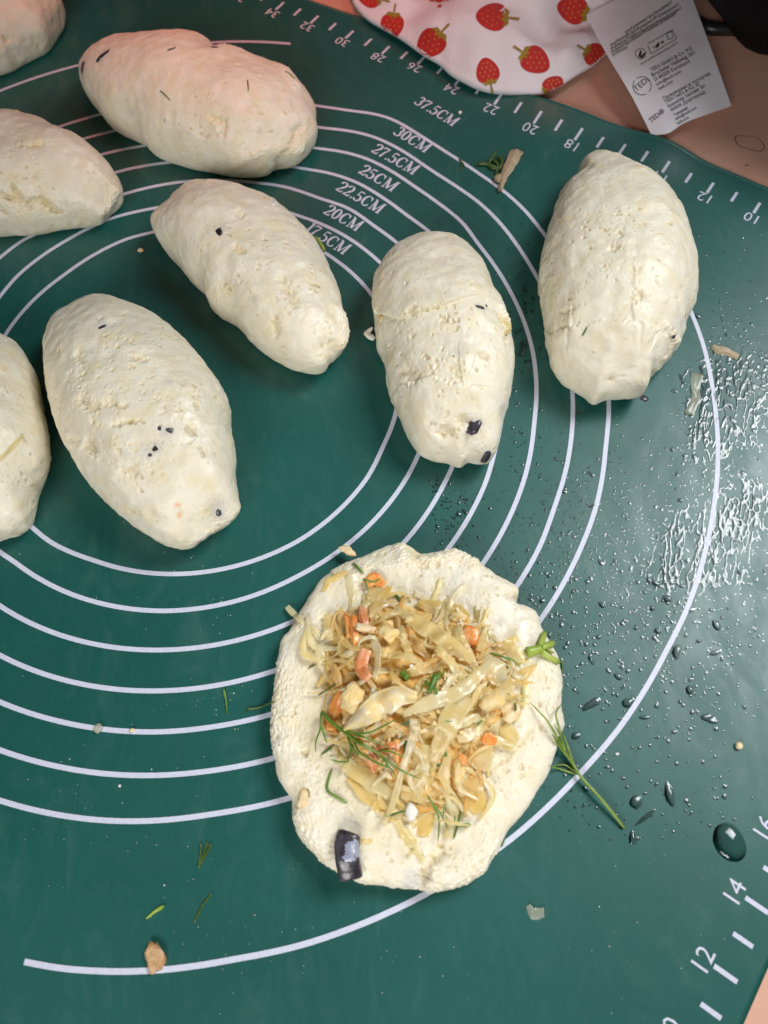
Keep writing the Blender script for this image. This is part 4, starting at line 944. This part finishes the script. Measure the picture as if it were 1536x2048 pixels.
dill([([(1030,1406),(1031,1414),(1032,1422)], 2.8, 2.)], DD, 'tiny dark dill needle on the tan chunk at the right', name='dill_needle', lift=.35)
dill([([(706,1126),(716,1136),(727,1148)], 2.8, 2.2)], D_, 'straight dill needle on the dough at the top left', name='dill_needle')
dill([([(725,1158),(748,1164),(762,1156)], 2.4, 1.4), ([(730,1161),(734,1172),(737,1184)], 2., 1.4)], D_, 'curved dill bit crossing the curved carrot flake', lift=.20)
dill([([(790,1188),(798,1198),(804,1212)], 2.6, 2.4)], D_, 'straight dill needle on the dough just above the heap', name='dill_needle', lift=.04)
dill([([(636,1391),(660,1376),(684,1360)], 1.8, 2.2)], DD, 'dill needle on the left flank of the heap', name='dill_needle', lift=.22)
dill([([(617,1336),(630,1329)], 1.8, 1.4)], DD, 'tiny dill needle on bare dough left of the heap', name='dill_needle')
dill([([(980,1306),(1005,1313),(1022,1323)], 2.2, 2.), ([(1008,1313),(1028,1321),(1042,1337)], 1.8, 1.1)], D_, 'arching dill needle pair on the right shoulder of the heap', lift=.36)
dill([([(1010,1330),(1018,1337)], 2., 1.6)], DD, 'very small dill needle under the arching pair', name='dill_needle', lift=.3)
dill([([(872,1350),(866,1365),(858,1385)], 7, 5), ([(880,1345),(872,1362)], 5, 3), ([(868,1372),(874,1390)], 5, 3), ([(862,1348),(850,1368),(838,1388)], 1.5, 1.2), ([(888,1340),(886,1355)], 2.4, 1.4), ([(850,1362),(862,1374)], 4, 3)], D_, 'dark green dill tuft in the middle of the heap', lift=.36)
dill([([(803,1344),(815,1356)], 6.5, 6)], D_, 'short green stalk slice above the egg white wedge', name='dill_stalk', lift=.24)
dill([([(813,1480),(812,1500),(810,1516)], 5, 4), ([(797,1476),(802,1500)], 1.6, 1.2)], M['dill_dark'], 'dark green stalk bit beside the long white stick', name='dill_stalk', lift=.26)
dill([([(871,1528),(888,1528)], 6, 6)], DD, 'dark green stalk bit between the cabbage slabs', name='dill_stalk', lift=.05)
dill([([(889,1500),(892,1514)], 4, 3)], D_, 'small green leaf bit under the wide pale strip', name='dill_stalk', lift=.2)
dill([([(795,1452),(812,1447),(826,1440)], 3.2, 2.)], DD, 'dark dill tip right of the egg white wedge', name='dill_needle', lift=.2)
st_ = dill([([(1054,1305),(1068,1301),(1083,1297)], 11, 9), ([(1079,1294),(1084,1280),(1089,1266)], 7, 6), ([(1083,1295),(1094,1291),(1105,1287)], 7, 7.5), ([(1082,1302),(1098,1314),(1118,1324)], 7, 5), ([(1092,1298),(1108,1306)], 3, 2)],
     DL, 'light green branching stalk node at the right rim of the dough round', name='herb_stalk', cat='herb stalk', lift=.12, on=('dough', 'core'))
dill([([(1122,1318),(1125,1334),(1123,1352)], 1.8, 1.2)], D_, 'dill needle hugging the right edge of the dough round', name='dill_needle')
dill([([(1249,1657),(1222,1622),(1192,1587),(1164,1556),(1145,1527),(1123,1490)], 3.4, 3.4, .15), ([(1150,1535),(1123,1492),(1097,1445),(1075,1420),(1059,1404)], 3.4, 1.2, .2), ([(1140,1520),(1126,1490),(1118,1455),(1112,1426),(1126,1405)], 3.0, 1.4, .35),
      ([(1150,1535),(1130,1500),(1120,1470),(1108,1448)], 3.2, 1.4, .2), ([(1148,1532),(1138,1500),(1124,1462)], 3.0, 1.4, .3), ([(1154,1549),(1125,1540),(1097,1531)], 2.2, 1.4), ([(1152,1545),(1130,1530),(1104,1532)], 1.8, 1.2), ([(1145,1525),(1120,1495),(1104,1467)], 2.6, 1.4, .15)],
     M['dill_mid'], 'long dill sprig hanging over the right edge of the dough round onto the mat', lift=.06, on=('dough', 'mat'))

# ------------------------------------------------------------ bits lying on the mat
on_m = ('mat',)
dill([([(448,1377),(452,1400),(454,1428)], 2., 1.2), ([(447,1378),(449,1395)], 2., 1.)], D_, 'thin dill needle on the mat left of the dough round', name='dill_sprig')
dill([([(492,1418),(515,1416),(535,1408),(549,1403)], 2.6, 1.8)], DD, 'curved dill needle on the mat touching the dough round', name='dill_needle')
dill([([(397,1738),(400,1715),(402,1683)], 2.4, 1.4), ([(397,1737),(406,1710),(414,1682)], 2.4, 1.4), ([(399,1730),(412,1708),(423,1686)], 2.4, 2.4), ([(403,1722),(410,1700),(418,1686)], 2., 2.)], DD, 'dark dill tuft on the mat, upper right of the two below the circles', lift=.03)
dill([([(388,1846),(400,1820),(408,1806),(424,1786)], 2.4, 2.), ([(396,1828),(404,1812),(403,1806)], 2., 1.4), ([(402,1812),(416,1798)], 2.6, 2.)], DD, 'dark dill bit on the mat above the brown crumb, right one', lift=.03)
dill([([(292,1838),(308,1824),(328,1812)], 2.2, 4.8)], DL, 'lime green dill stalk on the mat left of the dark dill bit', name='dill_stalk', lift=.03)
dill([([(954,328),(972,328),(994,336)], 3.4, 4), ([(993,302),(984,316),(976,328)], 2.6, 3), ([(985,318),(996,330),(992,346)], 4, 3), ([(975,325),(988,338),(1004,330)], 4, 3), ([(996,312),(1004,322),(1000,340)], 4, 3), ([(990,345),(1000,350)], 3, 2)], DD, 'dark dill cluster on the mat beside the dried onion piece', lift=.08)
dill([([(918,318),(924,326),(930,334)], 2.2, 1.8), ([(924,326),(920,342)], 2., 1.)], DD, 'small dill bit on the outer white circle line near the 30CM print', lift=.03)
ribbon([(1034,302),(1020,332),(1008,354),(1000,380)], [26, 24, 15, 8], M['onion'], 'dried tan onion piece on the mat beside the dark dill cluster', cat='onion', name='onion_piece', group=None, on=on_m, lift=.12, thick=.22, arch=.1, n=22)
lump((1000,362), 26, 22, .3, M['onion'], 'onion_crumb', 'small tan crumb at the lower end of the dried onion piece', 'crumb', lift=.03, on=on_m)
ribbon([(1425,692),(1438,700),(1456,704),(1476,714)], [12, 18, 15, 14], M['onion'], 'tan onion sliver on the wet mat right of the outer circle', cat='onion', name='onion_piece', group=None, on=on_m, lift=.04, thick=.12)
ribbon([(1396,748),(1390,775),(1392,795),(1378,828)], [24, 17, 16, 18], M['glassy'], 'glassy translucent onion strip on the wet mat', cat='onion', name='onion_piece', group=None, on=on_m, lift=.03, thick=.07)
lump((310,1912), 38, 50, -.5, M['brown'], 'brown_crumb', 'glossy brown crumb lying on the lowest circle line', 'crumb', on=on_m, thick=.4, rough=.42, boxy=.3)
lump((1476,1493), 15, 15, 0, M['nut'], 'orange_crumb', 'small orange crumb on the mat at the right side', 'crumb', on=on_m, thick=.8)
ribbon([(1056,1810),(1066,1826),(1088,1826)], [8, 22, 20], M['glassy'], 'whitish cabbage scrap on the mat below the dough round', cat='cabbage scrap', name='cabbage_scrap', group=None, on=on_m, lift=.03, thick=.08)
lump((197,1457), 20, 20, 0, M['glassy'], 'cabbage_scrap', 'round glassy scrap on the third circle line at left', 'cabbage scrap', on=on_m, thick=.4)
lump((265,1461), 11, 9, 0, M['nut'], 'tan_crumb', 'tiny tan crumb on the circle line right of the glassy scrap', 'crumb', on=on_m, thick=.8, sub=2)
lump((282,503), 13, 10, 0, M['nut'], 'tan_crumb', 'tiny tan crumb on the mat between the slanting and the large dough piece', 'crumb', on=on_m, thick=.8, sub=2)
lump((920,227), 7, 9, .4, M['white_crumb'], 'white_crumb', 'tiny white crumb just right of the 37.5CM print', 'crumb', on=on_m, thick=.8, sub=2)
lump((240,1572), 6, 6, 0, M['white_crumb'], 'white_crumb', 'tiny white crumb between two lower circle lines at left', 'crumb', on=on_m, thick=.8, sub=2)
lump((1234,1508), 8, 6, 0, M['white_crumb'], 'white_crumb', 'tiny white crumb on the mat right of the long dill sprig', 'crumb', on=on_m, thick=.8, sub=2)
# dust of minute crumbs
VV_, FF_ = [], []; iv_, if_ = ico(1); base = 0; rs = np.random.default_rng(31)
for k in range(280):
    ce = [(250,1600,260,170), (420,1400,140,60), (380,1750,400,200), (1250,1750,260,220), (700,1900,600,120), (1000,450,380,200), (330,1180,300,120)][rs.integers(7)]
    p = (rs.normal(ce[0], ce[2]*.5), rs.normal(ce[1], ce[3]*.5))
    if not (0 < p[0] < 1536 and 0 < p[1] < 2048): continue
    P = onmat(p); r_ = min(rs.lognormal(-4.65, .4), .03)
    VV_.append(iv_*r_*np.array([1, 1, .6])+P+np.array([0, 0, .01])); FF_.append(if_+base); base += len(iv_)
put('fine_crumbs', np.vstack(VV_), np.vstack(FF_), M['white_crumb'], label='fine pale specks of dough scattered over the mat', cat='crumbs', kind='stuff')

# ------------------------------------------------------------ water on the mat: one height field that dips below the mat outside the drops
def water():
    x0, x1, y0, y1 = 1.5, 19.5, 1.0, 27.; c_ = .022
    nx = int((x1-x0)/c_); ny = int((y1-y0)/c_)
    xs = x0+np.arange(nx)*c_; ys = y0+np.arange(ny)*c_; XX, YY = np.meshgrid(xs, ys)
    pxy = proj(np.stack([XX, YY, np.zeros_like(XX)], -1).reshape(-1, 3)).reshape(ny, nx, 2); PX, PY = pxy[..., 0], pxy[..., 1]
    n = 1536
    def fld(f0, f1, seed, sl, stretch=(1, 1), rot=0.):
        f = field(n, f0, f1, seed, sl); u = ((XX-x0)*math.cos(rot)+(YY-y0)*math.sin(rot))*stretch[0]; v = (-(XX-x0)*math.sin(rot)+(YY-y0)*math.cos(rot))*stretch[1]
        return samp(f, (u/30*n) % (n-2), (v/30*n) % (n-2))
    def blob(cx, cy, sx, sy, rot=0.):
        u = (PX-cx)*math.cos(rot)+(PY-cy)*math.sin(rot); v = -(PX-cx)*math.sin(rot)+(PY-cy)*math.cos(rot); return np.exp(-(u/sx)**2-(v/sy)**2)
    Hm = np.full((ny, nx), -.02)
    # branching wet streaks of the smeared area
    wet = np.clip(blob(1490, 930, 110, 130)+blob(1400, 1000, 60, 160, .3)+blob(1450, 1130, 160, 90)+.7*blob(1500, 740, 120, 90)+.5*blob(1420, 760, 70, 120), 0, 1)
    s1 = fld(14, 90, 3, .8, (.38, 2.4), 1.22); s2 = fld(20, 90, 4, .9)
    rid = .9-np.abs(s1*.8+s2*.55)*1.5
    pat = fld(3, 12, 6, .5); hw = (rid*1.0+wet*1.7+pat*.26-1.85)*.017
    Hm = np.maximum(Hm, np.minimum(hw, .022)*np.where(wet > .15, 1, 0)-.02*(wet <= .15))
    s3 = fld(22, 120, 8, .8, (1.7, .7), .7); mid = np.clip(blob(1300, 1150, 260, 330)+.9*blob(1470, 650, 110, 200)+.8*blob(1290, 980, 180, 180), 0, 1)
    hv = (1.0-np.abs(s3)*3.2+mid*1.25-1.98)*.013; Hm = np.maximum(Hm, np.minimum(hv, .02))
    # droplets
    r = np.random.default_rng(9); N = 5600
    for k in range(N):
        m_ = r.random()
        if m_ < .40: p = (r.normal(1230, 170), r.normal(1230, 190))
        elif m_ < .62: p = (r.normal(1130, 110), r.normal(1020, 110))
        elif m_ < .74: p = (r.normal(1460, 70), r.normal(700, 140))
        elif m_ < .80: p = (r.normal(880, 40), r.normal(1010, 50))
        elif m_ < .86: p = (r.normal(1035, 30), r.normal(690, 120))
        elif m_ < .92: p = (r.normal(1250, 200), r.normal(1640, 90))
        else: p = (r.normal(1440, 80), r.normal(1050, 160))
        P = bk(p)
        ra = min(r.lognormal(-3.5, .45), .17)
        if m_ < .62 and p[1] < 1120: ra *= .7
        rb = ra*r.uniform(.45, 1.); an = r.normal(.9, .7); hgt = rb*r.uniform(.16, .38)
        k_ = int(ra*1.8/c_)+2; ix = int((P[0]-x0)/c_); iy = int((P[1]-y0)/c_)
        a0, a1, b0, b1 = ix-k_, ix+k_+1, iy-k_, iy+k_+1
        if a0 < 0 or b0 < 0 or a1 >= nx or b1 >= ny: continue
        dx = XX[b0:b1, a0:a1]-P[0]; dy = YY[b0:b1, a0:a1]-P[1]; u = dx*math.cos(an)+dy*math.sin(an); v = -dx*math.sin(an)+dy*math.cos(an)
        bend = r.normal(0, 2.2)/max(ra, .03)*.25; v = v+bend*u*u
        q = (u/ra)**2+(v/rb)**2
        Hm[b0:b1, a0:a1] = np.maximum(Hm[b0:b1, a0:a1], hgt*np.clip(1-q, -.5, 1))
    # individual elongated drops and pools seen in the picture
    for (cx, cy, a_, b_, an) in [(1312,1166,11,5,.6),(1337,1197,9,7,0),(1298,1160,8,4,1.2),(1433,1250,6,13,-.5),(1355,1300,8,14,.3),(1399,1281,8,5,-.3),(1431,1305,14,5,-.3),(1236,1352,10,6,.5),(1183,1320,4,12,-.4),(1257,1405,14,8,-.5),(1411,1435,8,5,0),(1425,1443,9,4,.1),(1290,1435,10,4,0),(1380,1380,7,9,.2),(1340,1590,9,24,-.3),(1270,1605,12,14,.4),(1290,1635,26,5,-.7),(1265,1680,6,20,0),(1280,1740,12,26,-.3),(1340,1840,30,7,.15),(1370,1850,40,5,.1),(1420,1840,14,4,-.5),(1455,1745,9,12,0),(1200,1730,6,26,-.4),(1470,1910,14,10,.3),(1450,1990,12,12,0),(1180,1410,20,6,-.6),(1045,705,6,10,0),(1050,690,9,5,.3),(1308,2035,14,8,0),(1190,1010,14,3,-.3)]:
        P = bk((cx, cy)); q1 = bk((cx+a_*math.cos(an), cy+a_*math.sin(an)))-P; q2 = bk((cx-b_*math.sin(an), cy+b_*math.cos(an)))-P
        dt = q1[0]*q2[1]-q1[1]*q2[0]; k_ = int((np.abs(q1).max()+np.abs(q2).max())*1.4/c_)+2; ix = int((P[0]-x0)/c_); iy = int((P[1]-y0)/c_)
        a0, a1, b0, b1 = max(0, ix-k_), min(nx, ix+k_+1), max(0, iy-k_), min(ny, iy+k_+1)
        if a1 <= a0 or b1 <= b0: continue
        dx = XX[b0:b1, a0:a1]-P[0]; dy = YY[b0:b1, a0:a1]-P[1]; u = (dx*q2[1]-dy*q2[0])/dt; v = (dy*q1[0]-dx*q1[1])/dt
        wob = 1+.3*s2[b0:b1, a0:a1]; Hm[b0:b1, a0:a1] = np.maximum(Hm[b0:b1, a0:a1], .045*np.clip(1-(u*u+v*v)*wob, -.5, 1)*min(1, np.linalg.norm(q2)/.12))
    # blur once to round everything
    for ax in (0, 1): Hm = (np.roll(Hm, 1, ax)+2*Hm+np.roll(Hm, -1, ax))/4
    keep = (Hm > 0); q = keep[:-1, :-1] | keep[1:, :-1] | keep[:-1, 1:] | keep[1:, 1:]
    jj, ii = np.nonzero(q); a = jj*nx+ii; F = np.stack([a, a+1, a+nx+1, a+nx], -1)
    us, inv = np.unique(F, return_inverse=True); F = inv.reshape(-1, 4)
    Z = Hm+mat_z(XX, YY)+.013*0
    V = np.stack([XX, YY, Z], -1).reshape(-1, 3)[us]
    put('water_droplets', V, F, M['water'], label='small water droplets and wet streaks spread over the right side of the mat', cat='water', kind='stuff')
water()
# the single large drop
Q = spline([(1425,1676),(1431,1655),(1448,1646),(1466,1650),(1482,1667),(1492,1690),(1491,1710),(1478,1723),(1458,1722),(1440,1710),(1430,1695)], 48, True)
Wp = np.array([onmat(q) for q in Q]); c = Wp.mean(0); V = []
for k in range(13):
    s_ = k/12; V += [np.r_[(c+(w-c)*s_)[:2], (.15*(1-s_**2.4)**.7)+.0] for w in Wp]
F = grid_faces(13, 48); F = np.vstack([F, np.stack([np.arange(12)*48+47, (np.arange(12)+1)*48+47, (np.arange(12)+1)*48, np.arange(12)*48], -1)])
put('water_drop', np.array(V), F, mat_water('deep_water', (.66, .82, .79, 1)), label='single large clear water drop near the number 14 of the ruler', cat='water drop')

# ------------------------------------------------------------ strawberry cloth, care label, bag
mt, nt, b = newmat('cotton_cloth')
tc = nt.nodes.new('ShaderNodeTexCoord')
wv = node(nt, 'ShaderNodeTexWave'); wv.inputs['Scale'].default_value = 420; nt.links.new(tc.outputs['Object'], wv.inputs[0])
wv2 = node(nt, 'ShaderNodeTexWave', _bands_direction='Y'); wv2.inputs['Scale'].default_value = 420; nt.links.new(tc.outputs['Object'], wv2.inputs[0])
b.inputs['Base Color'].default_value = (.80, .74, .77, 1); b.inputs['Roughness'].default_value = .9
ad = node(nt, 'ShaderNodeMath', _operation='ADD'); nt.links.new(wv.outputs[1], ad.inputs[0]); nt.links.new(wv2.outputs[1], ad.inputs[1])
bp = bump(nt, b, ad.outputs[0], .35, .0003); f = noise(nt, 120, 4, .6); bump(nt, b, f.outputs[0], .4, .0015, bp)
cloth_m = mt
edge = [(600,-110),(690,-30),(708,5),(735,32),(765,52),(800,75),(850,113),(880,130),(905,151),(950,174),(1000,184),(1050,187),(1085,183),(1130,168),(1180,134),(1225,95),(1262,52),(1300,5),(1340,-60)]
ne, nv = 220, 120
E = spline(edge, ne); E0 = np.array([bk(p, .45)[:2] for p in E])
cb = np.array([np.interp(.5, [0, 1], [E0[0, 0], E0[-1, 0]]), E0[:, 1].max()+9.])
cb = bk((960, -60), .5)[:2]+np.array([0, 9.])
P = np.zeros((ne, nv, 3)); v = np.linspace(0, 1, nv); fcl = field(256, 2, 9, 55, .7); fc2 = field(256, 8, 30, 56, .7)
for i in range(ne):
    xy = E0[i]+(cb-E0[i])*v[:, None]; P[i, :, :2] = xy
dist = np.linalg.norm(P[..., :2]-E0[:, None], axis=-1)
gxx = (P[..., 0]+30)/60*255; gyy = (P[..., 1])/60*255
prof = .42+.55*(1-np.exp(-dist/1.0))+7.5*(1/(1+np.exp(-(dist-7.5)/1.6)))
fold = samp(fcl, gxx, gyy)*.62*np.clip(dist/2.5, .1, 1)*np.exp(-np.clip(dist-7, 0, 9)/3)+samp(fc2, gxx, gyy)*.17*np.clip(dist/1.0, .2, 1)
P[..., 2] = prof+fold
# hem curls down to the mat/table
hem = []
for k, (dz, dr) in enumerate([(-.10, .00), (-.25, .10), (-.36, .25)]):
    q = P[:, 0].copy(); q[:, :2] += (cb-E0)/np.linalg.norm(cb-E0, axis=1)[:, None]*dr; q[:, 2] += dz; hem.insert(0, q)
P = np.concatenate([np.stack(hem, 1), P], 1)
cl = put('kitchen_towel', P.reshape(-1, 3), grid_faces(ne, P.shape[1]), cloth_m, label='white kitchen towel printed with red strawberries, draped at the top edge', cat='towel')
sol_ = cl.modifiers.new('thickness', 'SOLIDIFY'); sol_.thickness = .0009; sol_.offset = -1
add_surf(P.reshape(-1, 3), grid_faces(ne, P.shape[1]), 'cloth')
def decal(poly2, mat, name, parent, on, lift, rings_=5, closed_n=40):
    """poly2: closed px outline -> thin print following the cloth"""
    Q = spline(poly2, closed_n, True); c = Q.mean(0); V = []; ok = True
    for k in range(rings_+1):
        for q in Q:
            pt = c+(q-c)*(k/rings_)
            d = ray(pt); best = None
            for b_, t_ in SURF:
                if t_ in on:
                    h = b_.ray_cast(Vector(EYE), Vector(d))
                    if h[0] is not None: best = h
            if best is None: V.append(None)
            else:
                nn_ = np.array(best[1]); nn_ = -nn_ if nn_@d > 0 else nn_; V.append(np.array(best[0])+nn_*lift)
    F = grid_faces(rings_+1, closed_n); F = np.vstack([F, np.stack([np.arange(rings_)*closed_n+closed_n-1, (np.arange(rings_)+1)*closed_n+closed_n-1, (np.arange(rings_)+1)*closed_n, np.arange(rings_)*closed_n], -1)])
    F = [tuple(f) for f in F if all(V[i] is not None for i in f)]
    us = sorted(set(i for f in F for i in f)); mp = {u: i for i, u in enumerate(us)}
    if not us: return None
    Vn = np.array([V[u] for u in us]); F = [tuple(mp[i] for i in f) for f in F]
    # drop faces stretched over the hem
    F = [f for f in F if max(np.linalg.norm(Vn[f[0]]-Vn[f[2]]), np.linalg.norm(Vn[f[1]]-Vn[f[3]])) < .55]
    return put(name, Vn, F, mat, parent=parent)
ber = np.array([(0,-1.0),(.35,-.86),(.68,-.45),(.86,.05),(.80,.50),(.50,.78),(0,.86),(-.50,.78),(-.80,.50),(-.86,.05),(-.68,-.45),(-.35,-.86)])  # tip down, stem up
leaf = np.array([(-.62,.66),(-.42,.98),(-.10,.88),(-.06,1.55),(.10,1.55),(.10,.88),(.42,.98),(.62,.66),(.30,.72),(.16,.48),(0,.70),(-.18,.48),(-.30,.72)])
for (x, y, sz, an) in [(985,34,31,1.65),(1146,20,31,1.9),(1258,6,33,1.2),(862,87,31,.75),(784,52,26,.15),(975,143,26,2.9),(1070,121,30,-1.0),(1193,112,26,-1.1),(1106,172,22,-2.3),(882,-12,28,0.5),(740,-6,24,1.8),(1035,-60,30,.4)]:
    # an: direction of the stem, clockwise from image up
    xs_ = np.array([math.cos(an), math.sin(an)]); ys_ = np.array([math.sin(an), -math.cos(an)])
    mpf = lambda A: np.array([x, y])+A[:, :1]*xs_*sz*1.04+A[:, 1:]*ys_*sz*1.08
    bo = decal(mpf(ber), M['red'], 'strawberry_print', cl, ('cloth',), .018)
    if bo is None: continue
    decal(mpf(leaf*np.array([.9, 1.])), M['leafp'], 'leaf_print', bo if False else cl, ('cloth',), .030, 4, 52)
    Vs, Fs = [], []
    for (sx, sy) in [(-.4,.3),(0,.35),(.4,.3),(-.55,0),(-.2,0),(.2,.02),(.55,0),(-.35,-.3),(0,-.3),(.35,-.3),(-.15,-.6),(.18,-.6)]:
        c_ = mpf(np.array([[sx, sy]]))[0]; h = None
        for b_, t_ in SURF:
            if t_ == 'cloth': h = b_.ray_cast(Vector(EYE), Vector(ray(c_)))
        if h is None or h[0] is None: continue
        nn_ = np.array(h[1]); nn_ = nn_ if nn_@ray(c_) < 0 else -nn_; cc_ = np.array(h[0])+nn_*.026; k = len(Vs)
        a_ = np.array([1, 0, 0.]); a_ -= nn_*(a_@nn_); a_ /= np.linalg.norm(a_); b2 = np.cross(nn_, a_); sp = .055
        Vs += [cc_+a_*sp*.7, cc_+b2*sp, cc_-a_*sp*.7, cc_-b2*sp]; Fs.append((k, k+1, k+2, k+3))
    if Vs: put('seed_print', np.array(Vs), Fs, M['seed'], parent=cl, smooth=False, kind='stuff')

# care label: a curved paper sheet from under the cloth to the mat edge
lm = simple('label_satin', (.86, .83, .88), .55, bstr=.1, bscale=300, bdist=.0006, col2=(.78, .74, .78), vscale=45)
L0 = np.array([(1178,-10),(1212,105),(1250,182),(1300,268)], float); L1 = np.array([(1362,-70),(1387,2),(1426,108),(1463,212)], float)
L0 = np.array([(1172,30),(1210,103),(1262,190),(1302,268)], float); 
na, nbb = 40, 24
A_ = spline(L0, na); B_ = spline(L1, na); V = []
for i in range(na):
    t = i/(na-1)
    for j in range(nbb):
        s_ = j/(nbb-1); q = A_[i]+(B_[i]-A_[i])*s_
        q = q+np.array([4., 9.])*(np.clip(t-.9, 0, 1)*10)*np.exp(-((s_-.18)/.16)**2)*1.0
        z = 1.15-.95*t+.35*math.sin(t*3.0)+.14*math.sin(s_*3.1)+.20*s_
        V.append(bk(q, max(z, .12)))
lab = put('care_label', np.array(V), grid_faces(na, nbb), lm, label='white printed care label hanging from the strawberry towel', cat='label')
add_surf(V, grid_faces(na, nbb), 'label')
def on_label(name, V2, F, a, b_, hpx, bold=False):
    """map text (x right, y up, width normalised) so its baseline runs a->b"""
    if len(V2) == 0: return
    a = np.array(a, float); b_ = np.array(b_, float); W_ = V2[:, 0].max()-V2[:, 0].min(); L = np.linalg.norm(b_-a); xd = (b_-a)/L; yd = np.array([xd[1], -xd[0]])
    px = a+(V2[:, :1]-V2[:, 0].min())/W_*L*xd+V2[:, 1:]*hpx*yd
    P = []
    for q in px:
        h = SURF[-1][0].ray_cast(Vector(EYE), Vector(ray(q)))
        if h[0] is None: P.append(bk(q, .3)); continue
        nn_ = np.array(h[1]); nn_ = nn_ if nn_@ray(q) < 0 else -nn_; P.append(np.array(h[0])+nn_*.012)
    put(name, np.array(P), F, M['ink'], parent=lab, smooth=False)
TL = [('TEDi GmbH & Co. KG', (1303,144), (1385,99), 8), ('Brackeler Hellweg 301', (1305,154), (1390,108), 8), ('D-44309 Dortmund', (1310,163), (1380,125), 8), ('info@tedi.com', (1314,172), (1363,145), 6.5), ('tedi.com', (1318,181), (1346,165), 6.5),
 ('Произведено и экспортир.', (1328,200), (1423,148), 6.5), ('TEDi Гмбх & Ко. КГ', (1331,208), (1402,169), 7), ('Бракелер Хеллвег 301', (1337,216), (1411,174), 7), ('44309 Дортмунд', (1342,224), (1411,186), 7), ('Германия', (1349,233), (1376,218), 6.5), ('info@tedi.com', (1352,241), (1394,217), 6.5), ('tedi.com', (1355,250), (1378,237), 6.5), ('TEDi®', (1302,246), (1330,224), 10),
 ('polyester/polyester/', (1252,67), (1346,6), 7), ('poliester/polyester/Poliészter/', (1222,93), (1359,11), 7), ('poliester/vlákno/poliestere/polyester/', (1223,100), (1364,18), 7), ('poliestra/poliester/Poliester/poliester/', (1224,107), (1355,28), 7), ('poliester', (1226,112), (1257,95), 6), ('www.quefairedemesdechets.fr', (1281,131), (1356,87), 4.5)]
for s_, a, b_, h in TL:
    V2, F2 = text_mesh(s_, 1.35, .022); on_label('printed_text', V2, F2, a, b_, h)
def ring2(c, r0_, r1_, n=28, a0=0, a1=360):
    t = np.radians(np.linspace(a0, a1, n)); V2 = np.stack([np.r_[c[0]+r0_*np.cos(t), c[0]+r1_*np.cos(t)], np.r_[c[1]+r0_*np.sin(t), c[1]+r1_*np.sin(t)]], 1)
    F = [(i, i+1, n+i+1, n+i) for i in range(n-1)]; return V2, F
def raw_label(name, px, F):
    P = []
    for q in px:
        h = SURF[-1][0].ray_cast(Vector(EYE), Vector(ray(q)))
        if h[0] is None: P.append(bk(q, .3)); continue
        nn_ = np.array(h[1]); nn_ = nn_ if nn_@ray(q) < 0 else -nn_; P.append(np.array(h[0])+nn_*.012)
    put(name, np.array(P), F, M['ink'], parent=lab, smooth=False)
V2, F2 = ring2((1281,108), 9.6, 11, a0=20, a1=335); raw_label('recycling_logo', V2, F2)
raw_label('recycling_logo', np.array([(1276,114),(1280,101),(1284,102),(1282,112),(1288,106),(1294,104),(1290,111),(1284,117)]), [(0,1,2,3),(3,4,5,6),(3,6,7,0)])
V2, F2 = ring2((1284,172), 17.5, 19, a0=-130, a1=40); raw_label('brand_logo', V2, F2)
V2, F2 = ring2((1284,172), 17.5, 19, a0=60, a1=215); raw_label('brand_logo', V2, F2)
V2, F2 = text_mesh('TEDi', 1.35, .012); on_label('brand_logo', V2, F2, (1272,184), (1299,162), 12)
def seg2(a, b_, w):
    a = np.array(a, float); b_ = np.array(b_, float); d = (b_-a)/np.linalg.norm(b_-a); n = np.array([-d[1], d[0]])*w/2; ts = np.linspace(0, 1, 6)
    V2 = np.array([q for t in ts for q in (a+(b_-a)*t-n, a+(b_-a)*t+n)]); return V2, [(2*i, 2*i+1, 2*i+3, 2*i+2) for i in range(5)]
for a, b_ in [((1296,88),(1345,60)), ((1345,60),(1353,78)), ((1353,78),(1302,108)), ((1302,108),(1295,90)), ((1305,96),(1318,88)), ((1308,98),(1314,92)), ((1333,68),(1343,63)), ((1343,63),(1346,76)), ((1346,76),(1336,80)), ((1336,80),(1333,68))]:
    V2, F2 = seg2(a, b_, 1.4); raw_label('sorting_icon', V2, F2)
raw_label('sorting_icon', np.array([(1321,85),(1327,81),(1328,86),(1322,88)]), [(0,1,2,3)])
raw_label('sorting_icon', np.array([(1312,90),(1318,84),(1319,91),(1313,98)]), [(0,1,2,3)])

# black soft bag on the table in the far right corner, with its cord
blk = simple('black_fabric', (.004, .0035, .004), .9, spec=.15, bstr=.4, bscale=300, bdist=.001)
bgm = empty('black_bag', bk((1600, 0), -.1)+np.array([0, 0, 0]), 'black fabric bag in the far right corner of the table', 'bag')
V, F = ico(5); V = V.copy(); r = np.random.default_rng(3); d = np.zeros(len(V))
for k in range(10): kv = r.standard_normal(3)*(1.2+.7*k); d += np.sin(V@kv+r.uniform(0, 6))/(1+.5*k)
V *= (1+.05*d)[:, None]; q0 = bk((1560, 150), 0)
Wb = V*np.array([7.5, 9.5, 6.5])+np.array([q0[0]+3.2, q0[1]+4.4, 5.2]); Wb[:, 2] = np.maximum(Wb[:, 2], -.098)
put('bag_body', Wb, F, blk, parent=bgm)
P = np.array([bk(p, .25) for p in spline([(1330,20),(1395,42),(1420,54),(1470,56),(1560,60)], 30)]); P[:, 2] = .18
V, F = tube_mesh(P, np.full(30, .28), 12); put('cord', V, F, simple('black_rubber', (.014, .015, .016), .35), parent=bgm)

for o in bpy.data.objects:
    if '_o' in o.keys(): del o['_o']
